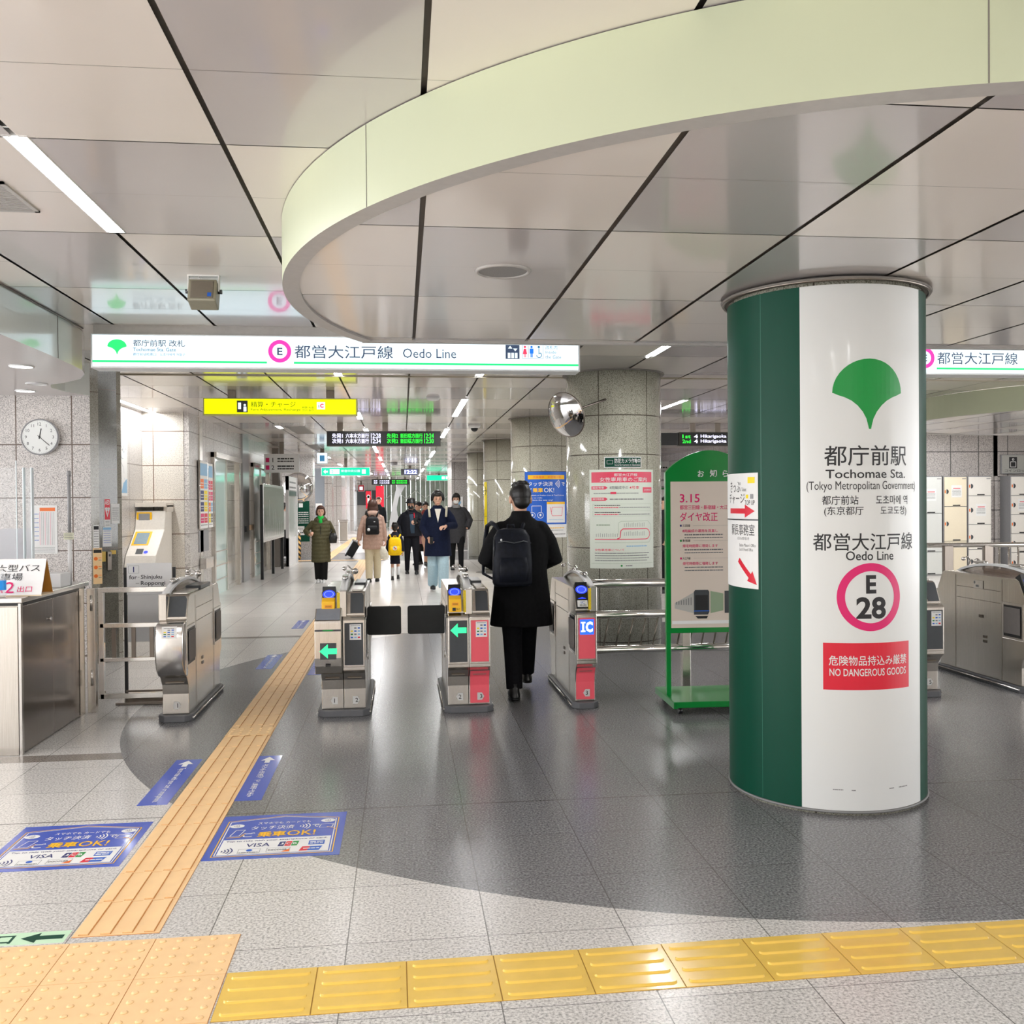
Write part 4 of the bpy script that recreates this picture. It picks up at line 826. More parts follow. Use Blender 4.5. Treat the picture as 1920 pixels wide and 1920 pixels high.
# ================================================================ wall fittings at the left
o = thing('wall_clock', 'round white wall clock on the granite wall above the counter', 'clock', (-3.545, 9.845, 2.263))
mb = MB(); mb.prism([(.176*math.cos(2*PI*k/48), .176*math.sin(2*PI*k/48)) for k in range(48)], 'y', -.045, 0, True); mb.build('case', M['white'], o)
mb = MB(); mb.tube([(.172*math.cos(2*PI*k/48), -.045, .172*math.sin(2*PI*k/48)) for k in range(48)], .008, 8, closed=True); mb.build('rim', M['grey2'], o)
g = G(); g.disc(0, 0, .166, 'vwhite', 0, 48)
for k in range(1, 13):
    t = math.radians(90-30*k); g.tc(str(k), .128*math.cos(t), .128*math.sin(t), .03, 'ink', 1)
for k in range(60): t = math.radians(6*k); g.line([(.152*math.cos(t), .152*math.sin(t)), (.158*math.cos(t), .158*math.sin(t))], .0015, 'ink', 1)
g.build('dial', o, plane_fn((0, -.047, 0)))
g = G(); t = math.radians(90-371); g.line([(-.02*math.cos(t), -.02*math.sin(t)), (.085*math.cos(t), .085*math.sin(t))], .009, 'ink', 2); g.build('hour_hand', o, plane_fn((0, -.048, 0)))
g = G(); t = math.radians(90-132); g.line([(-.025*math.cos(t), -.025*math.sin(t)), (.125*math.cos(t), .125*math.sin(t))], .006, 'ink', 3); g.disc(0, 0, .01, 'ink', 4); g.build('minute_hand', o, plane_fn((0, -.048, 0)))
def wall_poster(name, label, cat, o3, w_, h, draw, u=(1, 0, 0), n=(0, -1, 0), th=.006, frame=None, group=None):
    o = thing(name, label, cat, o3, 0, group); u = Vector(u); n_ = Vector(n); mb = MB()
    c = [Vector((0, 0, 0)), u*w_, u*w_+Vector((0, 0, h)), Vector((0, 0, h))]
    mb.face([p+n_*th for p in c]); mb.face([p for p in c][::-1])
    for k in range(4): mb.face([c[k]+n_*th, c[(k+1) % 4]+n_*th, c[(k+1) % 4], c[k]])
    mb.build('sheet' if not frame else 'backing', M['paper'], o)
    if frame:
        mb = MB(); q = [p+n_*(th*.6) for p in c]
        mb.tube(q, frame[0], 6, closed=True); mb.build('frame', frame[1], o)
    g = G(); draw(g, w_, h); g.build('print', o, plane_fn(n_*(th+.0005), u, (0, 0, 1), n_)); return o
def d_map(g, w_, h):
    g.rect(w_*.3, h*.88, w_*.92, h*.95, 'orange', 1)
    for k in range(9): g.rect(w_*(.3+.07*k), h*.18, w_*(.31+.07*k), h*.86, 'mag' if k % 3 == 0 else 'inkg', 1)
    for k in range(7): g.dashes(w_*.05, h*(.82-.09*k), w_*.26, .006, 'blue', 1, k)
    for k in range(5): g.dashes(w_*.05, h*(.13-.025*k), w_*.9, .004, 'inkg', 1, k)
wall_poster('fare_chart', 'striped timetable chart on the granite wall behind the counter', 'chart', (-3.64, 9.85, 1.11), .235, .48, d_map)
# notices on the dark corner pillar: dark face runs from (-3.02,9.9) to (-2.88,10.02)
pu = Vector((.14, .12, 0)).normalized(); pn = Vector((.12, -.14, 0)).normalized()
def d_aed(g, w_, h):
    g.rect(.004, h*.28, w_-.004, h*.99, 'red', 1); g.tb('AED', .008, h*.8, w_-.008, h*.95, 'vwhite', 2, .04)
    c = w_/2; g.disc(c-.011, h*.66, .013, 'vwhite', 2, 20); g.disc(c+.011, h*.66, .013, 'vwhite', 2, 20); g.poly([(c-.0235, h*.655), (c+.0235, h*.655), (c, h*.36)], 'vwhite', 2); g.poly([(c+.004, h*.68), (c-.008, h*.53), (c, h*.53), (c-.003, h*.42), (c+.009, h*.57), (c, h*.57)], 'red', 3)
    for k in range(4): g.dashes(.01, h*(.22-.05*k), w_-.01, .005, 'inkg', 1, k)
wall_poster('aed_sign', 'small red AED sign with white heart on the dark corner pillar', 'sign', (-2.985, 9.93, 1.36), .062, .29, d_aed, pu, pn)
def d_txt(m='ink', top=None, seed=0, rows=10):
    def f(g, w_, h):
        if top: g.rect(.004, h*.84, w_-.004, h*.96, top, 1)
        for k in range(rows): g.dashes(w_*.1, h*(.78-.7*k/rows), w_*.9, h*.025, m, 1, seed+k)
    return f
wall_poster('paper_notice', 'cream notice right of the AED sign on the corner pillar', 'notice', (-2.93, 9.975, 1.40), .085, .2, d_txt('ink', None, 4, 7), pu, pn)
wall_poster('paper_notice', 'tall white notice with red picture left of the white arrow notice', 'notice', (-3.07, 9.862, 1.10), .055, .29, d_txt('inkg', 'ink', 7, 8), (.9, .4, 0), (.4, -.9, 0))
wall_poster('paper_notice', 'white arrow-edged notice below the AED sign on the corner pillar', 'notice', (-3.0, 9.918, 1.17), .09, .2, d_txt('blue', 'lblue', 9, 6), pu, pn)
def d_or(g, w_, h):
    g.rect(0, 0, w_, h, pl('peach paper', (250, 214, 160), .6, var=0), 0); g.rect(.005, h*.86, w_-.005, h*.95, 'ink', 1)
    for k in range(3): g.disc(w_*.3, h*(.7-.24*k), w_*.22, 'orange', 1, 20); g.dashes(w_*.6, h*(.72-.24*k), w_*.92, .008, 'orange', 1, k); g.dashes(w_*.6, h*(.66-.24*k), w_*.92, .008, 'inkg', 1, k)
wall_poster('paper_notice', 'tall orange notice low on the corner pillar behind the swing gate', 'notice', (-3.075, 9.86, .80), .085, .36, d_or, (.9, .4, 0), (.4, -.9, 0))
o = thing('wall_intercom', 'steel intercom plate with yellow tags on the corner pillar', 'intercom', (-2.955, 9.955, .93)); R_ = Matrix.Rotation(math.atan2(.12, .14), 3, 'Z')
mb = MB(); mb.box(-.022, -.03, 0, .022, 0, .19, .003, lambda v: R_ @ v); mb.build('plate', M['dsteel'], o); mb = MB(); mb.box(-.008, -.034, .14, .008, -.03, .165, 0, lambda v: R_ @ v); mb.build('lens', M['black'], o)
mb = MB(); mb.box(-.07, -.008, .09, -.03, 0, .19, 0, lambda v: R_ @ v); mb.box(.02, -.008, .16, .075, 0, .2, 0, lambda v: R_ @ v); mb.build('tag', M['orange'] if False else pl('yellow tag', (236, 200, 100), .5), o)
# alcove: map on the side wall, fare adjustment machine
def d_rail(g, w_, h):
    for k in range(26):
        r = random.Random(k); a, b = r.uniform(.05, .7)*w_, r.uniform(.3, .92)*h; g.line([(a, b), (a+r.uniform(-.1, .3)*w_, b+r.uniform(-.12, .12)*h)], .006, 'inkg' if k % 3 else 'lblue', 1)
    g.poly([(w_*.4, h*.05), (w_*.95, h*.05), (w_*.95, h*.3), (w_*.6, h*.22)], 'lblue', 1)
wall_poster('route_map', 'tall white route map on the bright alcove wall above the fare machine', 'map', (-3.95, 13.72, 1.72), .5, .83, d_rail, (0, 1, 0), (1, 0, 0))
fm = thing('fare_machine', 'cream fare adjustment machine with yellow framed screens in the bright alcove', 'machine', (-3.72, 14.35, 0))
mb = MB(); P = [(.68, 0), (-.35, 0), (-.35, .72), (-.28, .86), (.22, 1.22), (.3, 1.5), (.68, 1.5)]; mb.prism(P, 'x', -.225, .2); mb.build('body', pl('cream enamel', (236, 230, 220), .35), fm, bevel=.01)
mb = MB(); mb.box(-.225, .25, 1.56, .22, .69, 1.62); mb.box(.17, .3, 1.48, .22, .69, 1.58); mb.build('canopy', pl('cream trim', (226, 218, 206), .4), fm)
sl = plane_fn((0, -.28, .86), (1, 0, 0), Vector((0, .5, .36)).normalized()); g = G(); g.L = .002
g.rect(-.2, .24, .04, .57, M['slot'], 1); g.rect(-.17, .27, .01, .54, pl('lcd grey blue', (140, 160, 170), .2), 2); g.rect(-.1, .04, .0, .16, 'black', 1); g.disc(.04, .08, .03, RB, 2); g.build('touch_screen', fm, sl)
g = G(); g.L = .002; g.rect(-.21, 1.25, .01, 1.48, M['slot'], 1); g.rect(-.18, 1.33, -.02, 1.46, 'grey2', 2); g.build('upper_screen', fm, plane_fn((0, .21, .0), (1, 0, 0), (0, .04, 1)))
# long left wall: poster case, notices, lift panels
def d_ads(seed):
    def f(g, w_, h):
        r = random.Random(seed); cols = ['mag', 'dblue', 'red', 'lblue', 'yellow', 'orange', 'blue', 'inkg', 'pinkp']
        g.rect(.03, h*.78, w_-.03, h*.96, 'lblue', 1)
        for i in range(2):
            for j in range(4): u = w_*(.07+.45*i); v = h*(.08+.17*j); g.rect(u, v, u+w_*.4, v+h*.14, r.choice(cols), 1); g.dashes(u+.02, v+h*.08, u+w_*.36, .02, 'paper', 2, j); g.dashes(u+.02, v+h*.04, u+w_*.36, .012, 'paper', 2, j+3)
        g.dashes(.05, h*.05, w_-.05, .015, 'inkg', 1, seed)
    return f
wall_poster('poster_case', 'nearer of two slim framed poster cases on the long left wall', 'poster case', (-3.25, 14.72+.9, 1.2), .0+.62, 1.1, d_ads(2), (0, 1, 0), (1, 0, 0), .03, (.018, M['steelv']))
wall_poster('poster_case', 'farther of two slim framed poster cases on the long left wall', 'poster case', (-3.25, 16.27, 1.2), .40, 1.08, d_ads(5), (0, 1, 0), (1, 0, 0), .03, (.018, M['steelv']))
mb = MB(); mb.box(-3.262, 15.65, .82, -3.245, 16.4, 1.17); mb.mi = 1; mb.box(-3.245, 15.7, .55, -3.15, 16.3, .72); tag(mb.build('fire_hydrant_cabinet', [M['grey2'], M['steelv']], None), 'grey wall cabinet with a steel ledge below the poster cases', 'cabinet')
mb = MB(); mb.box(-3.22, 19.9, 1.02, -3.2, 20.1, 1.14); mb.mi = 1; mb.box(-3.24, 20.6, 1.04, -3.2, 20.8, 1.15); tag(mb.build('lift_button_plate', [M['black'], pl('peach plate', (240, 206, 170), .5)], None), 'lift call button plates on the grey metal pilaster', 'button plate')
# map boards standing before the wall
mbd = thing('map_board', 'large glazed map board on black legs along the left wall', 'board', (-2.95, 22.1, 0))
for y in (-1.7, 0.0, 1.65): mb = MB(); mb.box(-.03, y-.03, 0, .03, y+.03, 2.0 if y < -1 else .82); mb.build('leg', M['black'], mbd)
mb = MB(); mb.box(-.02, -1.7, .78, .04, 1.75, 2.02, .005); mb.build('frame', M['steelv'], mbd)
g = G(); g.rect(-1.65, .84, 1.7, 1.96, pl('grey green glazed map', (150, 158, 146), .12, 0, .6, .6, var=.15, scale=4), 1)
for k in range(60): r = random.Random(k); g.rect(-1.6+k*.054, .88, -1.59+k*.054, .9+r.uniform(.1, .8), 'inkg' if k % 3 else 'paper', 2) if k % 2 else None
g.build('map_sheet', mbd, plane_fn((.041, 0, 0), (0, 1, 0), (0, 0, 1), (1, 0, 0)))
pb = thing('notice_stand', 'tall white framed notice panel with green header beyond the map board', 'board', (-2.9, 25.4, 0))
mb = MB(); mb.box(-.05, -.9, 0, .03, -.83, 2.3); mb.box(-.05, .83, 0, .05, .95, 2.3); mb.box(-.05, -.9, 1.95, .03, .9, 2.3); mb.box(-.05, -.9, .0, .02, .9, .72); mb.build('frame', M['white'], pb)
mb = MB(); mb.box(-.03, -.83, .72, .01, .83, 1.95); mb.build('glazing', pl('glazed white sheet', (206, 214, 210), .15, 0, .5, .5), pb)
g = G(); g.rect(-.8, 1.8, .8, 1.92, 'greend', 1); g.dashes(-.7, 2.15, .7, .05, 'inkg', 1, 4); g.dashes(-.7, 2.02, .7, .05, 'inkg', 1, 6); g.build('print', pb, plane_fn((.032, 0, 0), (0, 1, 0), (0, 0, 1), (1, 0, 0)))
o, g, a, h, f0, f = sign_box('platform_sign', 'white hanging sign listing platforms 1 and 2 near the left wall', -3.1, -2.35, 2.32, 2.72, 22.0, .08, M['white'], 'white', 'sign', (0,))
for v, t in ((.25, '1'), (.08, '2')): g.rect(-a+.02, v-.03, -a+.1, v+.07, 'mag', 1); g.tc(t, -a+.18, v+.02, .1, 'ink', 1, .01); g.dashes(-a+.28, v+.05, a-.1, .04, 'ink', 1, 3); g.dashes(-a+.28, v-.01, a-.1, .03, 'ink', 1, 5)
g.build('print', o, f)
o = thing('safety_mirror', 'domed silver safety mirror hanging in front of the platform sign wall', 'mirror', (-2.95, 27.4, 2.05))
MIR = pl('mirror', (225, 225, 225), .03, 1, var=0)
mb = MB(); n = 20; rings = []
for i in range(7):
    t = i/6*1.2; rings.append([(.42*math.sin(t)/math.sin(1.2)*math.cos(2*PI*k/n), -.0-.28*(math.cos(t)-math.cos(1.2)), .42*math.sin(t)/math.sin(1.2)*math.sin(2*PI*k/n)) for k in range(n)])
for A, B in zip(rings, rings[1:]):
    for k in range(n): mb.face([A[k], A[(k+1) % n], B[(k+1) % n], B[k]], True)
bmesh.ops.remove_doubles(mb.bm, verts=mb.bm.verts[:], dist=1e-4); mb.build('dome', MIR, o)
mb = MB(); mb.tube([(.42*math.cos(2*PI*k/32), 0, .42*math.sin(2*PI*k/32)) for k in range(32)], .016, 8, closed=True); mb.build('rim', M['steelv'], o); mb = MB(); mb.tube([(0, .02, .3), (0, .4, .95)], .02, 8); mb.build('bracket', M['dsteel'], o)
def d_exit(g, w_, h):
    g.rect(0, 0, w_, h, 'greend', 0); g.poly([(.1, h*.83), (.1, h*.93), (.13, h*.93)], 'paper', 1); g.line([(.06, h*.84), (.18, h*.95)], .025, 'paper', 1); g.line([(.05, h*.92), (.05, h*.83), (.15, h*.83)], .025, 'paper', 1); g.rect(.24, h*.84, .36, h*.94, 'paper', 1)
    for v, t in ((.66, '1'), (.5, '2')): g.rect(.03, h*v-.06, .2, h*v+.1, 'paper', 1); g.tc(t, .1, h*v+.02, .12, 'ink', 2); [g.dashes(.23, h*v+.07-.06*k, .52, .03, 'paper', 1, k) for k in range(3)]
    g.rect(.14, h*.16, .4, h*.38, 'paper', 1); g.dashes(.17, h*.31, .36, .02, 'inkg', 2, 1); g.dashes(.17, h*.22, .36, .03, 'ink', 2, 1)
wall_poster('stairs_sign', 'dark green sign for platforms 1 and 2 on the stair wall', 'sign', (-3.28, 28.4, .48), .55, 1.2, d_exit)
wall_poster('paper_notice', 'white sheet on the blue grey wall beyond the stairs', 'notice', (-3.5, 39, 1.25), .26, .36, d_txt('inkg', None, 3, 5))
o = thing('stair_handrail', 'handrail with yellow and black striped post at the top of the stairs', 'handrail', (-2.95, 27.7, 0))
mb = MB(); mb.tube([(.0, 0, 0), (0, 0, .72)], .035, 10); n_ = N('yellow and black stripes'); p, x = n_.P(); n_.put(n_.b.inputs['Base Color'], n_.mix(n_.ma('GREATER_THAN', n_.ma('FRACT', n_.ma('MULTIPLY', n_.ma('ADD', x[2], x[0]), 7)), .5), srgb(30, 24, 20), srgb(240, 190, 110))); mb.build('striped_post', n_.m, o)
mb = MB(); mb.tube([(0, 0, .72), (0, .0, .8), (-.1, .1, .86), (-.2, .2, .88)], .025, 10); mb.build('rail', M['rail'], o)
# curved mirror beside the poster column
o = thing('safety_mirror', 'round tilted safety mirror mounted beside the poster column', 'mirror', (1.70, 9.75, 2.49)); o.rotation_euler = (math.radians(20), math.radians(0), math.radians(-52))
mb = MB(); n = 40; rings = []
for i in range(9):
    t = i/8*.8; rings.append([(.235*math.sin(t)/math.sin(.8)*math.cos(2*PI*k/n), -.25*(math.cos(t)-math.cos(.8)), .235*math.sin(t)/math.sin(.8)*math.sin(2*PI*k/n)) for k in range(n)])
for A, B in zip(rings, rings[1:]):
    for k in range(n): mb.face([A[k], A[(k+1) % n], B[(k+1) % n], B[k]], True)
bmesh.ops.remove_doubles(mb.bm, verts=mb.bm.verts[:], dist=1e-4); mb.build('glass', MIR, o)
mb = MB(); mb.tube([(.238*math.cos(2*PI*k/48), 0.004, .238*math.sin(2*PI*k/48)) for k in range(48)], .008, 8, closed=True); mb.build('rim', M['dsteel'], o)
mb = MB(); mb.tube([(.0, .02, 0), (.1, .2, .02), (.22, .42, .03)], .012, 8); mb.build('bracket', M['dsteel'], o)
# ================================================================ floor things
def tactile(name, label, x0, x1, y0, y1, mat_, along='y', tile=.3, bars=4, style='bar', grp=None):
    o = thing(name, label, 'tactile paving', ((x0+x1)/2, (y0+y1)/2, 0), 0, grp); cx, cy = (x0+x1)/2, (y0+y1)/2
    mb = MB(); L_ = (y1-y0) if along == 'y' else (x1-x0); W = (x1-x0) if along == 'y' else (y1-y0)
    def R(a, b, c, d, z0, z1):   # a..b along, c..d across
        if along == 'y': mb.box(c-W/2, a-L_/2, z0, d-W/2, b-L_/2, z1)
        else: mb.box(a-L_/2, c-W/2, z0, b-L_/2, d-W/2, z1)
    n = max(1, round(L_/tile)); t = L_/n
    for k in range(n): mb.mi = 0; R(k*t+.002, (k+1)*t-.002, 0.001, W-.001, 0, .003)
    mb.mi = 1; R(0, L_, 0, W, 0, .0012); mb.mi = 0
    far = min(y0, y1) > 9
    for k in range(n):
        if style == 'dot':
            m = round(W/tile)
            for i in range(6):
                for j in range(6*m): pass
        for j in range(bars):
            c = W*(j+.5)/bars; w_ = .016
            if style == 'bar':
                if mat_ is M['tacty']:   # rounded bars
                    a, b = k*t+.02, (k+1)*t-.02; P = []
                    for i in range(7): q = PI/2+PI*i/6; P.append((a+w_+w_*math.cos(q), c+w_*math.sin(q)))
                    for i in range(7): q = -PI/2+PI*i/6; P.append((b-w_+w_*math.cos(q), c+w_*math.sin(q)))
                    lo = [mb.bm.verts.new((p[0]-L_/2, p[1]-W/2, .003) if along == 'x' else (p[1]-W/2, p[0]-L_/2, .003)) for p in P]
                    hi = [mb.bm.verts.new(((a+(p[0]-a)*.985+.002)-L_/2, (c+(p[1]-c)*.6)-W/2, .009) if along == 'x' else ((c+(p[1]-c)*.6)-W/2, p[0]-L_/2, .009)) for p in P]
                    for i in range(len(P)): mb._f([lo[i], lo[(i+1) % len(P)], hi[(i+1) % len(P)], hi[i]], True)
                    mb._f(hi)
                else:                    # square bars with a dark edge
                    a, b = k*t+.012, (k+1)*t-.002; mb.mi = 1; R(a-.003, b+.001, c-w_-.0022, c+w_+.004, .003, .0034); mb.mi = 0; R(a, b, c-w_, c+w_, .003, .0075)
    return o, mb
o, mb = tactile('tactile_path', 'long pale orange tactile path running through the wide gate lane', -1.219, -.907, 3.61, 26.7, M['tact']); mb.build('tiles', [M['tact'], M['tactd']], o)
o, mb = tactile('tactile_path', 'golden tactile strip crossing the foreground floor', -.6, 4.2, 2.965, 3.268, M['tacty'], 'x'); mb.build('tiles', [M['tacty'], pl('golden joint', (180, 140, 50), .6, var=0)], o)
o.rotation_euler = (0, 0, .009); o.location.y += .018
def dots(name, label, x0, y0, nx, ny, t=.3, per=5, m='tact'):
    o = thing(name, label, 'tactile paving', (x0, y0, 0)); mb = MB(); mb.mi = 1; mb.box(0, 0, 0, nx*t, ny*t, .0012); mb.mi = 0
    for i in range(nx):
        for j in range(ny):
            mb.box(i*t+.0015, j*t+.0015, 0, (i+1)*t-.0015, (j+1)*t-.0015, .003)
            for a in range(per):
                for b in range(per): x, y = i*t+t*(a+.5)/per, j*t+t*(b+.5)/per; mb.loft([(x, y, .003, .0125, .0125), (x, y, .006, .010, .010), (x, y, .0075, .006, .006)], 10)
    mb.build('tiles', [M[m], M['tactd']], o); return o
dots('tactile_warning_block', 'pale orange dotted tactile block in the near left corner of the floor', -2.105, 2.36, 5, 4)
dots('tactile_warning_block', 'thin dotted tactile row across the far end of the long path', -3.2, 26.75, 9, 1)
o, mb = tactile('tactile_path', 'pale orange tactile path running on beyond the stairs', -2.35, -2.05, 27.1, 45, M['tact']); mb.build('tiles', [M['tact'], M['tactd']], o)
mb = MB(); mb.box(-1.215, 6.60, .0078, -.911, 6.82, .0095)
for a in range(5):
    for b in range(4): x, y = -1.219+.312*(a+.5)/5, 6.6+.22*(b+.5)/4; mb.loft([(x, y, .0095, .012, .012), (x, y, .013, .008, .008)], 10)
o = mb.build('tactile_warning_block', M['tact'], None); tag(o, 'short dotted tactile tile set in the long path before the gates', 'tactile paving')
def sticker_o(name, label, x0, y0, x1, y1, draw, cat='floor sticker'):
    o = thing(name, label, cat, (x0, y0, 0)); g = G(); g.L = .0004; w_, h = x1-x0, y1-y0; draw(g, w_, h)
    g.build('print', o, lambda u, v, q: Vector((u, v, .0016+q)))
    mb = MB(); mb.box(0, 0, 0, w_, h, .0014); mb.build('film', M['stickb'] if 'green' not in label else M['paper'], o); return o
def d_ar(t, sc_):
    def f(g, w_, h):
        g.poly([(w_*.5, h*.97), (w_*.78, h*.88), (w_*.6, h*.88), (w_*.6, h*.82), (w_*.4, h*.82), (w_*.4, h*.88), (w_*.22, h*.88)], 'paper', 1); g.tb(t, w_*.36, h*.05, w_*.64, h*.79, 'paper', 1, .01, 2, -90)
    return f
def d_arj(g, w_, h):
    g.poly([(w_*.5, h*.97), (w_*.78, h*.88), (w_*.6, h*.88), (w_*.6, h*.82), (w_*.4, h*.82), (w_*.4, h*.88), (w_*.22, h*.88)], 'paper', 1)
    for k, c in enumerate('タッチ決済'): g.tb(c, w_*.38, h*(.73-.055*k), w_*.62, h*(.78-.055*k), 'paper', 1, .01)
    g.waves(w_*.35, h*.49, w_*.3, 'paper', 1)
    for k, c in enumerate('でご乗車できます'): g.tb(c, w_*.38, h*(.38-.045*k), w_*.62, h*(.42-.045*k), 'paper', 1, .01)
sticker_o('floor_sticker', 'blue floor sticker with white arrow and English text left of the tactile path', -1.405, 5.16, -1.25, 6.05, d_ar('Tap to ride with your card or smartphone.', 1))
sticker_o('floor_sticker', 'blue floor sticker with white arrow and Japanese text right of the tactile path', -.915, 5.17, -.765, 6.07, d_arj)
def d_pay(g, w_, h):
    Y_ = M['slot']
    for m, i in ((Y_, .0), ('paper', .012)):
        q = .035+i; g.line([(q, q), (w_-q, q), (w_-q, h*.86-i), (w_/2, h*.955-i), (q, h*.86-i), (q, q)], .005, m, 1)
    g.rect(.055, .055, w_-.055, h*.42, 'paper', 1); g.tb('Tap to ride with your smartphone or card.', .07, h*.355, w_-.07, h*.395, 'dblue', 2, .01)
    g.tb('スマホでも カードでも', w_*.3, h*.76, w_*.72, h*.81, 'paper', 2, .01); g.tb('タッチ決済', w_*.26, h*.63, w_*.6, h*.72, 'paper', 2, .02); g.waves(w_*.63, h*.675, .06, 'paper', 2); g.tb('で', w_*.74, h*.64, w_*.8, h*.71, 'paper', 2, .02)
    g.tb('ご', w_*.22, h*.47, w_*.31, h*.57, 'paper', 2, .02); g.tb('乗車', w_*.33, h*.46, w_*.55, h*.58, Y_, 2, .03); g.tb('OK!', w_*.56, h*.46, w_*.78, h*.58, Y_, 2, .03)
    for u, v in ((.14, .74), (.86, .79)): g.disc(w_*u, h*v, .035, 'paper', 2, 24, .75); g.waves(w_*u-.02, h*v, .032, 'dblue', 3, 4, .14)
    g.line([(w_*.12, h*.5), (w_*.19, h*.5), (w_*.22, h*.64), (w_*.15, h*.64), (w_*.12, h*.5)], .004, 'paper', 2); g.line([(w_*.1, h*.47), (w_*.2, h*.47), (w_*.23, h*.56)], .005, Y_, 2)
    g.line([(w_*.8, h*.62), (w_*.9, h*.62), (w_*.91, h*.7), (w_*.81, h*.7), (w_*.8, h*.62)], .004, 'paper', 2); g.line([(w_*.86, h*.63), (w_*.92, h*.6), (w_*.93, h*.56)], .006, M['tact'], 3)
    g.tb('VISA', w_*.28, h*.24, w_*.46, h*.32, 'dblue', 2, .03); g.waves(w_*.1, h*.17, .06, 'dblue', 2)
    for k, (c, t) in enumerate((('dblue', 'J'), ('red', 'C'), ('leaf', 'B'))): g.poly([(w_*(.52+.05*k), h*.23), (w_*(.565+.05*k), h*.23), (w_*(.575+.05*k), h*.33), (w_*(.53+.05*k), h*.33)], c, 2); g.tb(t, w_*(.532+.05*k), h*.26, w_*(.562+.05*k), h*.3, 'paper', 3, .03)
    g.rect(w_*.75, h*.235, w_*.87, h*.325, 'blue', 2); g.dashes(w_*.76, h*.295, w_*.86, .012, 'paper', 3, 1); g.dashes(w_*.76, h*.262, w_*.86, .012, 'paper', 3, 2)
    g.line([(w_*.24, h*.11), (w_*.4, h*.11), (w_*.4, h*.2), (w_*.24, h*.2), (w_*.24, h*.11)], .002, 'inkg', 2); g.disc(w_*.32, h*.17, .014, 'blue', 3, 16); g.dashes(w_*.25, h*.125, w_*.39, .009, 'inkg', 3, 4)
    g.line([(w_*.45, h*.11), (w_*.62, h*.11), (w_*.62, h*.2), (w_*.45, h*.2), (w_*.45, h*.11)], .002, 'inkg', 2); g.tb('DISCOVER', w_*.46, h*.14, w_*.6, h*.17, 'ink', 3, .02); g.poly([(w_*.56, h*.11), (w_*.62, h*.11), (w_*.62, h*.17)], 'orange', 3)
    g.poly([(w_*.69, h*.11), (w_*.75, h*.11), (w_*.77, h*.2), (w_*.71, h*.2)], 'red', 2); g.poly([(w_*.75, h*.11), (w_*.84, h*.11), (w_*.86, h*.2), (w_*.77, h*.2)], 'blue', 2); g.dashes(w_*.72, h*.155, w_*.84, .013, 'paper', 3, 9)
sticker_o('floor_sticker', 'large blue and white floor sticker about tap payment left of the tactile path', -1.855, 4.305, -1.25, 4.888, d_pay)
sticker_o('floor_sticker', 'large blue and white floor sticker about tap payment right of the tactile path', -.905, 4.315, -.298, 4.91, d_pay)
def d_ex(g, w_, h):
    g.rect(0, 0, w_, h, pl('pale green film', (206, 240, 206), .4, var=0), 0)
    g.poly(arrow_pts(w_-.09, h/2, .15, .08, .06), 'greend', 1); g.tb('出口', w_-.33, .012, w_-.19, h-.012, 'greend', 1, .03); g.rect(w_-.45, h*.4, w_-.36, h*.6, 'greend', 1)
sticker_o('exit_sticker', 'pale green exit floor sticker beside the dotted tactile block', -2.2, 3.575, -1.235, 3.675, d_ex)
for (x0, x1, y0, y1, l) in ((-1.42, -1.265, 9.3, 10.15, 'blue floor sticker beside the tactile path just past the gates'), (-1.42, -1.27, 12.25, 13.1, 'blue floor sticker far along the left of the tactile path'), (-.89, -.75, 8.9, 9.7, 'blue floor sticker half hidden behind the gate marked 1 and 2')):
    sticker_o('floor_sticker', l, x0, y0, x1, y1, d_ar('Tap to ride with your card', 1))
